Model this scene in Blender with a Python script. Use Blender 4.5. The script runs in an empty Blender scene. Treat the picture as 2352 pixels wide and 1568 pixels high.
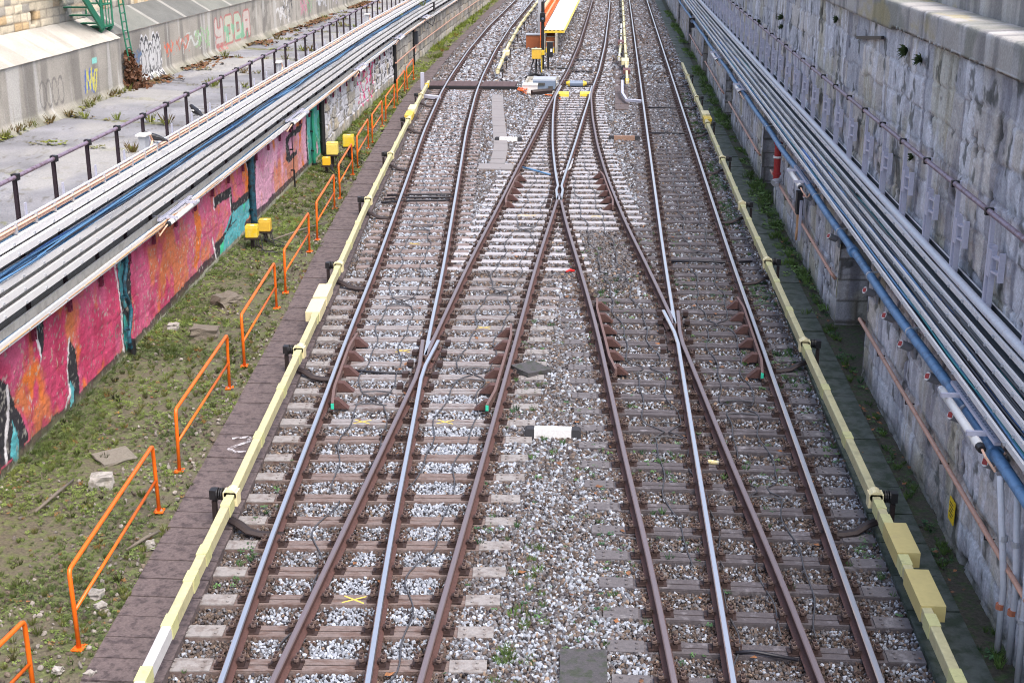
import bpy, math, random
import numpy as np
from mathutils import Vector, Matrix
random.seed(7); RNG=np.random.default_rng(11)
SC=bpy.context.scene; COL=SC.collection
pi=math.pi
ORD=['first','second','third','fourth','fifth','sixth','seventh','eighth','ninth','tenth','eleventh','twelfth','thirteenth','fourteenth','fifteenth']

# ------------------------------------------------------------------ survey of the photograph
F_,YH,XV,WD=3100.,-209.,1417.,2352.
TH=math.atan((784-YH)/F_); PSI=math.atan((XV-WD/2)/math.hypot(F_,784-YH))
CH=1.507*(1568-YH)*math.cos(TH)/340.+.17
c_,s_=math.cos(PSI),math.sin(PSI)
FW=np.array([-s_*math.cos(TH),c_*math.cos(TH),-math.sin(TH)]); RT=np.array([c_,s_,0.]); UP=np.cross(RT,FW)
CAM=np.array([0,0,CH])
def ray(x,y): return RT*(x-WD/2)+UP*(784-y)+FW*F_
def G(x,y,z=0.):                       # survey point on the level z
    d=ray(x,y); return CAM+d*((z-CH)/d[2])
def GX(x,y,X):                         # survey point on the plane x=X
    d=ray(x,y); return CAM+d*(X/d[0])
_wy=np.array([4,8,12,16.9,21.9,26.5,31.4,36,43.6,53.7,70,90,122,140]); _wx=np.array([-8.07,-8.2,-8.33,-8.47,-8.62,-8.77,-8.96,-9.15,-9.42,-9.82,-10.30,-10.55,-10.7,-10.75])
YS=np.arange(4,140.01,.25)
def smooth(a,n=13):
    k=np.ones(n)/n; p=np.pad(a,(n//2,n//2),mode='reflect',reflect_type='odd'); return np.convolve(p,k,'valid')
def curve(y,x,n=15):
    a=np.interp(YS,y,x)
    lo=YS<y[0]; a[lo]=x[0]+(YS[lo]-y[0])*(x[1]-x[0])/(y[1]-y[0])
    hi=YS>y[-1]; a[hi]=x[-1]+(YS[hi]-y[-1])*(x[-1]-x[-2])/(y[-1]-y[-2])
    a=smooth(smooth(a,n),n)
    return lambda Y: np.interp(Y,YS,a)
XL=curve(_wy,_wx)                      # face of the left wall
def WP(x,y,off=0.):                    # survey point on the left wall -> (Y,z)
    d=ray(x,y); z=np.linspace(-.5,6.5,2801); t=(z-CH)/d[2]; q=d[None]*t[:,None]
    e=np.abs(q[:,0]-XL(q[:,1])-off)+(t<=0)*99; i=int(np.argmin(e)); return float(q[i,1]),float(z[i])
# track centre lines
cLm=curve([12,15.2,17.9,20,22.9,25,28,32.3,39.7,47.7,58,64.5,76.5,92,120],[-3.12,-3.41,-3.60,-3.76,-3.99,-4.14,-4.34,-4.68,-5.27,-5.92,-6.6,-6.92,-7.35,-7.68,-7.84],11)
cLd=curve([12,18,24.6,29,32.6,36.3,40,46,51.4,58,67,79.8,100,120],[-2.58,-2.49,-2.41,-2.36,-2.27,-2.18,-2.11,-1.96,-1.85,-1.70,-1.45,-1.27,-1.19,-1.17],13)
cRd=curve([12.1,14.6,16.1,18.1,20,22,24.2,27,30,32.6,35.5,39.5,45,51.4,58,67,79.8,100,120],[1.52,1.35,1.22,1.04,.9,.74,.57,.3,0.,-.28,-.54,-.87,-1.22,-1.50,-1.68,-1.45,-1.27,-1.19,-1.17],11)
cRm=curve([12,20,30,60,120],[2.12,2.06,2.0,2.0,2.01],15)
HG=.7535
def head(c,Y): return math.atan((float(c(Y+.4))-float(c(Y-.4)))/.8)   # slope dx/dy
def rail_x(c,side): return lambda Y: c(Y)+side*HG
A_,C_=rail_x(cLm,-1),rail_x(cLm,1); B_,D_=rail_x(cLd,-1),rail_x(cLd,1)
E_,G_=rail_x(cRd,-1),rail_x(cRd,1); FF,H_=rail_x(cRm,-1),rail_x(cRm,1)
def xcross(f,g,a,b):
    y=np.linspace(a,b,2001); return float(y[np.argmin(np.abs(f(y)-g(y)))])
Y1=xcross(B_,C_,18,27); Y2=xcross(G_,FF,20,30); Y3=xcross(D_,E_,30,42)

# ------------------------------------------------------------------ noise
def _h(ix,iy,sd):
    h=(ix.astype(np.int64)*374761393+iy.astype(np.int64)*668265263+sd*1274126177)&0xffffffff
    h=((h^(h>>13))*1103515245)&0xffffffff; h=((h^(h>>16))*668265263)&0xffffffff
    return ((h^(h>>15))&0xffff)/65535.
def vn(x,y,sd=0):
    x=np.asarray(x,float);y=np.asarray(y,float)
    ix,iy=np.floor(x),np.floor(y); fx,fy=x-ix,y-iy; fx=fx*fx*(3-2*fx); fy=fy*fy*(3-2*fy)
    a,b,c,d=_h(ix,iy,sd),_h(ix+1,iy,sd),_h(ix,iy+1,sd),_h(ix+1,iy+1,sd)
    return (a*(1-fx)+b*fx)*(1-fy)+(c*(1-fx)+d*fx)*fy
def fbm(x,y,sd=0,o=4):
    t=0.;a=.5;n=0.
    for i in range(o):
        t=t+a*vn(x*2**i,y*2**i,sd+i*17); n+=a; a*=.5
    return t/n
def sst(a,b,x):
    t=np.clip((x-a)/(b-a),0,1); return t*t*(3-2*t)
def lin(r,g,b,k=.74):
    o=[]
    for v in (r,g,b):
        v/=255.; o.append(k*(v/12.92 if v<=.04045 else ((v+.055)/1.055)**2.4))
    return np.array(o)

# ------------------------------------------------------------------ materials
MATS={}
def mat(name,col,rough=.7,metal=0.,var=.18,scale=6.,bump=.0,bscale=60.,col2=None,spec=None,attr=None,stretch=None,fine=0.,c2lo=.48,c2hi=.62):
    if name in MATS: return MATS[name]
    m=bpy.data.materials.new(name); m.use_nodes=True; nt=m.node_tree; N=nt.nodes; L=nt.links
    bs=N['Principled BSDF']; bs.inputs['Roughness'].default_value=rough; bs.inputs['Metallic'].default_value=metal
    if spec is not None: bs.inputs['Specular IOR Level'].default_value=spec
    tc=N.new('ShaderNodeTexCoord'); oi=N.new('ShaderNodeObjectInfo'); ad=N.new('ShaderNodeVectorMath'); ad.operation='MULTIPLY_ADD'
    ad.inputs[1].default_value=(1,1,1)
    if stretch: ad.inputs[1].default_value=stretch
    cm=N.new('ShaderNodeMath'); cm.operation='MULTIPLY'; cm.inputs[1].default_value=57.
    L.new(oi.outputs['Random'],cm.inputs[0]); L.new(tc.outputs['Object'],ad.inputs[0]); L.new(cm.outputs[0],ad.inputs[2])
    nz=N.new('ShaderNodeTexNoise'); nz.inputs['Scale'].default_value=scale; nz.inputs['Detail'].default_value=6; nz.inputs['Roughness'].default_value=.62
    L.new(ad.outputs[0],nz.inputs['Vector'])
    if attr:
        at=N.new('ShaderNodeAttribute'); at.attribute_name=attr; base=at.outputs['Color']
    else:
        rgb=N.new('ShaderNodeRGB'); rgb.outputs[0].default_value=(*col,1); base=rgb.outputs[0]
    if col2 is not None:
        mr=N.new('ShaderNodeMapRange'); mr.inputs['From Min'].default_value=c2lo; mr.inputs['From Max'].default_value=c2hi; L.new(nz.outputs[0],mr.inputs['Value'])
        mx=N.new('ShaderNodeMix'); mx.data_type='RGBA'; L.new(mr.outputs[0],mx.inputs[0]); L.new(base,mx.inputs[6]); mx.inputs[7].default_value=(*col2,1); base=mx.outputs[2]
    n2=N.new('ShaderNodeTexNoise'); n2.inputs['Scale'].default_value=scale*3.7; n2.inputs['Detail'].default_value=5; L.new(ad.outputs[0],n2.inputs['Vector'])
    m2=N.new('ShaderNodeMapRange'); m2.inputs['From Min'].default_value=.25; m2.inputs['From Max'].default_value=.75; m2.inputs['To Min'].default_value=1-var; m2.inputs['To Max'].default_value=1+var; L.new(n2.outputs[0],m2.inputs['Value'])
    hs=N.new('ShaderNodeHueSaturation'); L.new(base,hs.inputs['Color']); L.new(m2.outputs[0],hs.inputs['Value'])
    out=hs.outputs[0]
    L.new(out,bs.inputs['Base Color'])
    if bump>0:
        n3=N.new('ShaderNodeTexNoise'); n3.inputs['Scale'].default_value=bscale; n3.inputs['Detail'].default_value=6; L.new(tc.outputs['Object'],n3.inputs['Vector'])
        bp=N.new('ShaderNodeBump'); bp.inputs['Strength'].default_value=bump; bp.inputs['Distance'].default_value=.03; L.new(n3.outputs[0],bp.inputs['Height']); L.new(bp.outputs[0],bs.inputs['Normal'])
    MATS[name]=m; return m
def inst_mat(name,rough,var=.25,attr='col'):
    m=bpy.data.materials.new(name); m.use_nodes=True; nt=m.node_tree;N=nt.nodes;L=nt.links; bs=N['Principled BSDF']
    bs.inputs['Roughness'].default_value=rough; bs.inputs['Specular IOR Level'].default_value=.25
    at=N.new('ShaderNodeAttribute'); at.attribute_type='INSTANCER'; at.attribute_name=attr
    tc=N.new('ShaderNodeTexCoord'); nz=N.new('ShaderNodeTexNoise'); nz.inputs['Scale'].default_value=2.2; nz.inputs['Detail'].default_value=4; L.new(tc.outputs['Object'],nz.inputs['Vector'])
    mr=N.new('ShaderNodeMapRange'); mr.inputs['From Min'].default_value=.3; mr.inputs['From Max'].default_value=.7; mr.inputs['To Min'].default_value=1-var; mr.inputs['To Max'].default_value=1+var; L.new(nz.outputs[0],mr.inputs['Value'])
    hs=N.new('ShaderNodeHueSaturation'); L.new(at.outputs['Color'],hs.inputs['Color']); L.new(mr.outputs[0],hs.inputs['Value']); L.new(hs.outputs[0],bs.inputs['Base Color'])
    return m

M_head=mat('polished_steel',(.86,.79,.76),.33,1.,.08,3,stretch=(40,.6,40))
M_head2=mat('brown_worn_steel',lin(168,150,150),.42,.75,.12,3,stretch=(30,.6,30))
M_rust=mat('rail_rust',lin(92,64,60),.75,.1,.22,9,.25,90)
M_plate=mat('fastening_iron',lin(66,50,48),.7,.2,.28,30)
M_nut=mat('nut_brown',lin(122,104,98),.6,.2,.25,30)
M_slL=mat('sleeper_brown',lin(124,110,107),.85,0,.2,5,.3,70,col2=lin(104,84,78),stretch=(1,3,1))
M_slL2=mat('sleeper_grey',lin(146,141,143),.8,0,.2,5,.3,70,col2=lin(122,108,106),stretch=(1,3,1))
M_slR=mat('sleeper_dark',lin(92,86,90),.85,0,.22,5,.3,70,col2=lin(140,136,142),c2lo=.55,c2hi=.72)
M_slM=mat('sleeper_pale',lin(186,184,191),.7,0,.15,6,.2,70,col2=lin(160,154,158),stretch=(1,3,1))
M_slF=mat('sleeper_far',lin(138,124,122),.85,0,.22,6,.2,70,col2=lin(105,90,88))
M_slend=mat('sleeper_end_plate',lin(150,146,146),.85,0,.15,7,.2,60,col2=lin(126,118,116))
M_yel=mat('cover_yellow',lin(200,194,152),.5,0,.12,5,.05,60,col2=lin(176,172,138),c2lo=.52,c2hi=.70)
M_cream=mat('cover_cream',lin(232,222,178),.5,0,.06,7)
M_cap=mat('joint_cap',lin(206,206,150),.5,0,.08,9,col2=lin(166,168,126),c2lo=.56,c2hi=.72)
M_gyel=mat('strong_yellow',lin(232,198,48),.45,0,.08,5,col2=lin(222,204,110))
M_whcov=mat('cover_white',lin(206,206,208),.55,0,.1,6)
M_rubber=mat('black_rubber',lin(34,33,36),.5,0,.2,10)
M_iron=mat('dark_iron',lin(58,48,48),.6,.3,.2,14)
M_orange=mat('orange_paint',lin(240,112,24),.38,0,.08,6,col2=lin(214,96,22),c2lo=.6,c2hi=.72)
M_galv=mat('galvanised',lin(198,202,210),.45,.35,.10,8)
M_tray=mat('tray_white',lin(232,232,234),.5,.05,.06,4)
M_trayin=mat('tray_grey',lin(206,202,194),.65,0,.08,6,col2=lin(184,180,172))
M_trayR=mat('tray_floor_dark',lin(96,102,108),.6,.2,.15,7)
M_post=mat('post_dark',lin(58,46,54),.5,.4,.2,20)
M_rail_p=mat('pipe_mauve',lin(150,132,150),.45,.3,.15,9,col2=lin(120,96,106))
M_copper=mat('pipe_salmon',lin(206,160,140),.5,0,.14,9,col2=lin(176,116,92),c2lo=.58,c2hi=.7)
M_bluep=mat('pipe_blue',lin(104,150,196),.5,0,.1,6,col2=lin(84,120,160))
M_whitep=mat('pipe_white',lin(212,216,226),.45,0,.08,6,col2=lin(188,172,168),c2lo=.62,c2hi=.72)
M_wbr=mat('bracket_lilac_grey',lin(204,206,226),.5,.2,.08,10)
M_red=mat('red_paint',lin(168,44,46),.5,0,.15,8)
M_black=mat('black_paint',lin(30,30,34),.5,0,.2,8)
M_teal=mat('teal_paint',lin(40,104,124),.6,0,.3,8,col2=lin(20,40,54))
M_tan=mat('cable_tan',lin(206,160,118),.6,0,.12,9)
M_obund=mat('cable_peach',lin(250,205,178),.55,0,.08,9)
M_cblue=mat('cable_blue',lin(92,142,218),.5,0,.2,10)
M_cblue2=mat('cable_slate_blue',lin(86,132,176),.5,0,.2,10)
M_clight=mat('cable_light_blue',lin(130,190,226),.5,0,.1,10)
M_cteal=mat('cable_teal',lin(36,130,140),.5,0,.2,10)
M_cblack=mat('cable_black',lin(36,36,46),.5,0,.2,10)
M_cpale=mat('cable_pale',lin(205,205,215),.5,0,.1,10)
M_wire=mat('loop_wire',lin(76,76,82),.5,0,.2,10)
M_slabL=mat('walkway_slab_dark',lin(104,92,92),.85,0,.3,9,.2,60,col2=lin(74,64,66))
M_slabR=mat('walkway_slab_green',lin(82,90,86),.75,0,.2,4,.2,60,col2=lin(48,62,46),c2lo=.42,c2hi=.6)
M_slabG=mat('duct_slab_grey',lin(140,136,138),.85,0,.12,6,.15,60)
M_conc=mat('concrete_light',lin(186,182,172),.85,0,.1,4,.15,40,col2=lin(150,148,142))
M_green=mat('green_paint',lin(28,112,84),.5,0,.15,8)
M_wood=mat('weathered_wood',lin(116,108,98),.9,0,.25,6,.5,40,stretch=(1,8,8))
M_woodd=mat('crossing_wood',lin(88,70,72),.85,0,.2,6,.3,40,stretch=(1,8,8))
M_brown=mat('box_brown',lin(176,102,62),.7,0,.12,6)
M_white=mat('white_paint',lin(236,236,236),.6,0,.06,5)
M_platw=mat('platform_white',lin(240,240,240),.7,0,.05,3)
M_paintY=mat('chalk_yellow',lin(222,196,90),.8,0,.2,30)
M_paintW=mat('chalk_white',lin(196,194,200),.8,0,.2,16,col2=lin(104,92,92),c2lo=.50,c2hi=.56)
M_slate=mat('slab_dark',lin(78,76,80),.85,0,.2,9,.3,60,col2=lin(60,66,56))
M_vc=mat('masonry',(1,1,1),.9,0,.16,7,.5,26,attr='Col')
M_vcR=mat('masonry_rough',(1,1,1),.92,0,.22,9,.8,16,attr='Col')
M_crow=mat('feather_black',lin(28,28,36),.5,0,.2,30)
M_grey=mat('machine_grey',lin(124,140,164),.5,.1,.1,6)
M_fern=mat('fern_green',lin(62,84,44),.7,0,.3,20)
M_leafb=mat('leaf_brown',lin(112,74,52),.8,0,.3,20)
M_aq=mat('aqua_paint',lin(60,214,178),.5,0,.1,9)

# ------------------------------------------------------------------ mesh builder
class MB:
    def __init__(s): s.v=[];s.f=[];s.m=[];s.cur=0
    def add(s,vs,fs):
        o=len(s.v); s.v+= [tuple(map(float,p)) for p in vs]; s.f+=[tuple(i+o for i in f) for f in fs]; s.m+=[s.cur]*len(fs)
    def box(s,c,d,rz=0.,rx=0.,ry=0.,taper=1.):
        x,y,z=d[0]/2,d[1]/2,d[2]/2
        vs=[(-x,-y,-z),(x,-y,-z),(x,y,-z),(-x,y,-z),(-x*taper,-y*taper,z),(x*taper,-y*taper,z),(x*taper,y*taper,z),(-x*taper,y*taper,z)]
        M=Matrix.Translation(Vector([float(q) for q in c]))@Matrix.Rotation(rz,4,'Z')@Matrix.Rotation(rx,4,'X')@Matrix.Rotation(ry,4,'Y')
        s.add([M@Vector(v) for v in vs],[(0,3,2,1),(4,5,6,7),(0,1,5,4),(1,2,6,5),(2,3,7,6),(3,0,4,7)])
    def beam(s,a,b,w,h):                       # rectangular bar between two points
        a=Vector([float(q) for q in a]);b=Vector([float(q) for q in b]);d=b-a;L=d.length
        q=d.to_track_quat('Y','Z').to_matrix().to_4x4(); M=Matrix.Translation((a+b)/2)@q
        x,y,z=w/2,L/2,h/2
        vs=[(-x,-y,-z),(x,-y,-z),(x,y,-z),(-x,y,-z),(-x,-y,z),(x,-y,z),(x,y,z),(-x,y,z)]
        s.add([M@Vector(v) for v in vs],[(0,3,2,1),(4,5,6,7),(0,1,5,4),(1,2,6,5),(2,3,7,6),(3,0,4,7)])
    def tube(s,pts,r,n=8,cap=True,rr=None):
        P=[Vector([float(q) for q in p]) for p in pts]; vs=[];K=len(P); u=None
        for i,p in enumerate(P):
            t=(P[min(i+1,K-1)]-P[max(i-1,0)]).normalized()
            if u is None: u=t.orthogonal().normalized()
            u=(u-t*u.dot(t))
            u=u.normalized() if u.length>1e-6 else t.orthogonal().normalized()
            w=t.cross(u); R=rr[i] if rr else r
            for k in range(n):
                a=2*pi*k/n; vs.append(p+(u*math.cos(a)+w*math.sin(a))*R)
        fs=[(i*n+k,i*n+(k+1)%n,(i+1)*n+(k+1)%n,(i+1)*n+k) for i in range(K-1) for k in range(n)]
        if cap: fs+=[tuple(range(n-1,-1,-1)),tuple((K-1)*n+k for k in range(n))]
        s.add(vs,fs)
    def cyl(s,a,b,r,n=12,r2=None): s.tube([a,b],r,n,True,[r,r if r2 is None else r2])
    def sweep(s,pts,prof,closed=True,cap=True,mfun=None):
        P=np.asarray(pts,float);K=len(P);n=len(prof);T=np.gradient(P,axis=0);lat=np.stack([T[:,1],-T[:,0],0*T[:,0]],1);lat/=np.linalg.norm(lat,axis=1)[:,None]
        vs=[]
        for i in range(K):
            for a,z in prof: vs.append(P[i]+lat[i]*a+np.array([0,0,z]))
        o=len(s.v); s.v+=[tuple(v) for v in vs]
        nn=n if closed else n-1
        for i in range(K-1):
            for k in range(nn):
                k2=(k+1)%n; s.f.append((o+i*n+k,o+(i+1)*n+k,o+(i+1)*n+k2,o+i*n+k2)); s.m.append(mfun(k) if mfun else s.cur)
        if cap and closed:
            s.f.append(tuple(o+k for k in range(n))); s.m.append(s.cur); s.f.append(tuple(o+(K-1)*n+k for k in range(n-1,-1,-1))); s.m.append(s.cur)
    def build(s,name,mats,parent=None,loc=None,smooth=False):
        if not isinstance(mats,(list,tuple)): mats=[mats]
        me=bpy.data.meshes.new(name)
        off=np.zeros(3)
        if parent is not None: off=np.array(parent.matrix_basis.translation)
        elif loc is not None: off=np.array(loc,float)
        v=np.array(s.v)-off if (parent is not None or loc is not None) else s.v
        me.from_pydata([tuple(p) for p in v],[],s.f)
        for m in mats: me.materials.append(m)
        if len(mats)>1: me.polygons.foreach_set('material_index',s.m)
        if smooth: me.polygons.foreach_set('use_smooth',[True]*len(me.polygons))
        me.update()
        o=bpy.data.objects.new(name,me); COL.objects.link(o)
        if parent is not None: o.parent=parent
        elif loc is not None: o.location=loc
        return o
def tag(o,label,cat,group=None):
    o['label']=label; o['category']=cat
    if group: o['group']=group
    return o
def thing(name,loc,label,cat,group=None,rz=0.):
    o=bpy.data.objects.new(name,None); o.empty_display_size=.2; COL.objects.link(o); o.location=[float(q) for q in loc]; o.rotation_euler=(0,0,rz)
    return tag(o,label,cat,group)
def kind(o,k): o['kind']=k; return o
def local(o,name,mb,mats,smooth=False):       # part given in the thing's own coordinates
    c=mb.build(name,mats,smooth=smooth); c.parent=o; return c

class Grid:                                    # coloured masonry sheets merged in one mesh
    def __init__(s): s.v=[];s.c=[];s.f=[];s.n=0
    def sheet(s,P,C,mask=None):
        a,b=P.shape[:2]; s.v.append(P.reshape(-1,3)); s.c.append(C.reshape(-1,3))
        i=np.arange(a*b).reshape(a,b)+s.n; q=np.stack([i[:-1,:-1],i[1:,:-1],i[1:,1:],i[:-1,1:]],-1)
        if mask is not None: q=q[mask]
        s.f.append(q.reshape(-1,4)); s.n+=a*b
    def build(s,name,m,parent=None,loc=(0,0,0),smooth=False):
        v=np.concatenate(s.v);c=np.concatenate(s.c);f=np.concatenate(s.f)
        if parent is None: v=v-np.array(loc)
        else: v=v-np.array(parent.matrix_basis.translation)
        me=bpy.data.meshes.new(name); me.vertices.add(len(v)); me.vertices.foreach_set('co',v.astype(np.float32).ravel())
        me.loops.add(len(f)*4); me.loops.foreach_set('vertex_index',f.astype(np.int32).ravel()); me.polygons.add(len(f)); me.polygons.foreach_set('loop_start',np.arange(0,len(f)*4,4,dtype=np.int32))
        me.update(calc_edges=True); me.validate()
        at=me.color_attributes.new('Col','FLOAT_COLOR','POINT'); at.data.foreach_set('color',np.concatenate([np.clip(c,0,1),np.ones((len(c),1))],1).astype(np.float32).ravel())
        if smooth: me.polygons.foreach_set('use_smooth',[True]*len(me.polygons))
        me.materials.append(m); o=bpy.data.objects.new(name,me); COL.objects.link(o)
        if parent is None: o.location=loc
        else: o.parent=parent
        return o
def blocks(s,z,h,l,sd,jit=.35,wob=.05):
    zz=z+wob*(fbm(s*1.3,z*1.3,sd+5)-.5)*2; ss=s+wob*(fbm(s*1.5+9,z*1.5,sd+6)-.5)*2
    r=np.floor(zz/h); L=l*(.75+.5*_h(r,r*0,sd)); sh=_h(r,r*0+3,sd)*7; b=np.floor((ss+sh)/L+jit*(vn((ss+sh)/L*.5,r*3.7,sd)-.5))
    fr=(ss+sh)/L+jit*(vn((ss+sh)/L*.5,r*3.7,sd)-.5)-b; fz=zz/h-r
    e=np.minimum(np.minimum(fr,1-fr)*L,np.minimum(fz,1-fz)*h)   # distance to joint (m)
    return _h(r,b,sd+1),_h(r,b,sd+2),e
def ease(a,b,*m):                              # mix colours
    return a

# ------------------------------------------------------------------ world, sun, camera
w=bpy.data.worlds.new('World'); SC.world=w; w.use_nodes=True; nt=w.node_tree
bg=nt.nodes['Background']; sky=nt.nodes.new('ShaderNodeTexSky'); sky.sky_type='NISHITA'; sky.sun_disc=False
EL,AZ=math.radians(58),math.radians(140)
sky.sun_elevation=EL; sky.sun_rotation=AZ; sky.air_density=1.; sky.dust_density=5.; sky.ozone_density=1.
hs=nt.nodes.new('ShaderNodeHueSaturation'); hs.inputs['Saturation'].default_value=.85; nt.links.new(sky.outputs[0],hs.inputs['Color']); nt.links.new(hs.outputs[0],bg.inputs[0]); bg.inputs[1].default_value=.15
sl=bpy.data.lights.new('sun','SUN'); sl.energy=.95; sl.angle=math.radians(34); sl.color=(1,.95,.87)
so=bpy.data.objects.new('sun',sl); COL.objects.link(so)
sd=Vector((math.sin(AZ)*math.cos(EL),math.cos(AZ)*math.cos(EL),math.sin(EL)))
so.rotation_euler=sd.to_track_quat('Z','Y').to_euler(); so.location=(-10,-20,40)
cam=bpy.data.cameras.new('camera'); cam.sensor_width=36; cam.lens=F_/WD*36; cam.clip_end=2000; cam.clip_start=.1
co=bpy.data.objects.new('camera',cam); COL.objects.link(co); co.location=CAM
co.matrix_world=Matrix(((RT[0],UP[0],-FW[0],CAM[0]),(RT[1],UP[1],-FW[1],CAM[1]),(RT[2],UP[2],-FW[2],CAM[2]),(0,0,0,1)))
SC.camera=co
SC.cycles.pixel_filter_type='BLACKMAN_HARRIS'; SC.cycles.filter_width=1.05
SC.view_settings.view_transform='Standard'; SC.view_settings.look='None'; SC.view_settings.gamma=1; SC.view_settings.exposure=1.42
#SECTION2
# ------------------------------------------------------------------ setting: ground, ballast, walkways
WLE=curve([12.1,14.8,16.5,18.3,21.6,25.3,27.6,32,35.3,41.4,46.9,54.2,60.7,67.5,80,108,122],[-5.39,-5.58,-5.70,-5.83,-6.09,-6.37,-6.6,-6.98,-7.25,-7.73,-8.13,-8.66,-9.0,-9.2,-9.52,-9.98,-10.1],11)  # grass edge of the left walkway
TRL=curve([11.3,12.4,13.6,15.7,17.1,19.2,21.7,23.4,25.4,27.5,30.1,32.1,34.2,41.1,48.3,55,59.4],[-4.49,-4.57,-4.66,-4.80,-4.92,-5.08,-5.27,-5.41,-5.57,-5.73,-5.94,-6.12,-6.29,-6.80,-7.32,-7.79,-8.07],9)  # left conductor rail
TRR=curve([11.9,16.2,20.1,24.7,28.2,34.4,41.1,54.9,67.7],[3.52,3.50,3.46,3.42,3.40,3.37,3.365,3.36,3.37],9)
WLR=lambda Y: np.where(np.asarray(Y)<60,TRL(Y)+.02,np.minimum(WLE(Y)+.62,A_(Y)-.9))
WRR=lambda Y: 4.09+0*np.asarray(Y)
b=MB(); b.add([(-400,-60,-.4),(400,-60,-.4),(400,500,-.4),(-400,500,-.4)],[(0,1,2,3)])
kind(b.build('ground',mat('earth',lin(96,84,74),.95,0,.3,3,.4,20)),'structure')
# ballast bed
gx=np.linspace(0,1,60)
ys=np.concatenate([np.arange(6,40,.25),np.arange(40,126,1.)])
M_bed=mat('ballast_bed',lin(110,100,96),.95,0,.45,16,.9,30,col2=lin(70,62,58))
b=MB(); vs=[];
for Y in ys:
    x0,x1=float(TRL(Y))-.05 if Y<60 else float(WLR(Y)),3.75
    vs+=[(x0+(x1-x0)*t,Y,-.085+.02*math.sin(t*23+Y*1.7)*.3) for t in gx]
n=len(gx); fs=[(i*n+k,i*n+k+1,(i+1)*n+k+1,(i+1)*n+k) for i in range(len(ys)-1) for k in range(n-1)]
b.add(vs,fs); kind(b.build('ballast_bed',M_bed),'structure')
# grass verge soil
M_soil=mat('verge_soil',lin(98,92,76),.95,0,.4,7,.6,40,col2=lin(96,104,62))
b=MB(); vs=[]; gv=np.linspace(0,1,14)
for Y in ys:
    x0,x1=float(XL(Y))-.1,float(WLE(Y))+.05
    vs+=[(x0+(x1-x0)*t,Y,.0+.03*(fbm(np.array(t*2.),np.array(Y*.8),3)-.5)*2-.02*t) for t in gv]
n=len(gv); b.add(vs,[(i*n+k,i*n+k+1,(i+1)*n+k+1,(i+1)*n+k) for i in range(len(ys)-1) for k in range(n-1)])
kind(b.build('grass_verge_ground',M_soil,smooth=True),'structure')
b=MB(); b.add([(3.7,5,-.06),(5.6,5,-.06),(5.6,126,-.06),(3.7,126,-.06)],[(0,1,2,3)]); kind(b.build('right_verge_ground',mat('soil_dark',lin(78,74,64),.95,0,.4,6,.6,40,col2=lin(66,84,48))),'structure')
def walkway(name,lx,rx,y0,y1,step,m,z=.045):
    b=MB(); y=y0; i=0
    while y<y1:
        st=step*(1+.06*random.uniform(-1,1)); a=y+.011; c=y+st-.011; dz=random.uniform(-.009,.009)
        v=[(float(lx(a)),a),(float(rx(a)),a),(float(rx(c)),c),(float(lx(c)),c)]
        b.add([(p,q,z+dz) for p,q in v]+[(p,q,-.1) for p,q in v],[(0,1,2,3),(0,4,5,1),(1,5,6,2),(2,6,7,3),(3,7,4,0)]); y+=st
    return kind(b.build(name,m),'structure')
walkway('left_walkway',WLE,WLR,6,125,.46,M_slabL)
walkway('right_walkway',lambda Y:3.50+0*Y,WRR,6,125,.9,M_slabR,.03)
# duct cover path between the left and middle tracks
cP=curve([41,42,45.2,54.5,58.5],[-3.55,-3.58,-3.72,-4.62,-4.95],5)
walkway('duct_path',lambda Y:cP(Y)-.24,lambda Y:cP(Y)+.24,42.2,58.2,.75,M_slabG,.02)
b=MB(); b.box((-3.58,41.6,-.03),(1.1,.9,.12)); kind(b.build('duct_path_slab',M_slabG),'structure')
walkway('island_path',lambda Y:-5.35+.02*(Y-64)-.0*Y,lambda Y:-4.75+.01*(Y-64),63.6,84,.8,M_slabG,.015)
walkway('island_path',lambda Y:-4.72+.015*(Y-64),lambda Y:-4.15+.01*(Y-64),63.9,72,.8,M_slabG,.012)
walkway('centre_path',lambda Y:.1+0*Y,lambda Y:.66+0*Y,54.6,92,.8,M_slabL,.02)
b=MB()
for k in range(4): b.box((-.05+.92*k+.3,11.72,.02),(.88,1.0,.1))
kind(b.build('track_crossing_path',M_slate),'structure')
# ------------------------------------------------------------------ sleepers
plate=MB()
plate.box((0,0,.008),(.36,.17,.016))
for sx in (-1,1):
    plate.box((sx*.105,0,.035),(.07,.13,.05)); plate.box((sx*.082,0,.062),(.05,.07,.025))
    for sy in (-.045,.045): 
        plate.cyl((sx*.118,sy,.02),(sx*.118,sy,.135),.017,6); plate.cur=1; plate.cyl((sx*.118,sy,.085),(sx*.118,sy,.115),.03,6); plate.cur=0
    plate.cyl((sx*.168,.05*sx,.016),(sx*.168,.05*sx,.04),.02,6)
plate_me=None
SLEEP=[]                                     # (cx,cy,ang,x0,x1) for the ballast mask
def fasten(parent,lx,rz):
    global plate_me
    if plate_me is None:
        o=plate.build('rail_fastening',[M_plate,M_nut]); plate_me=o.data
    else:
        o=bpy.data.objects.new('rail_fastening',plate_me); COL.objects.link(o)
    o.parent=parent; o.location=(lx,0,0); o.rotation_euler=(0,0,rz); return o
def far_fasten(mb,lx):
    mb.cur=1; mb.box((lx,0,.012),(.36,.18,.03)); mb.box((lx-.12,0,.045),(.1,.15,.07)); mb.box((lx+.12,0,.045),(.1,.15,.07)); mb.cur=0
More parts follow.
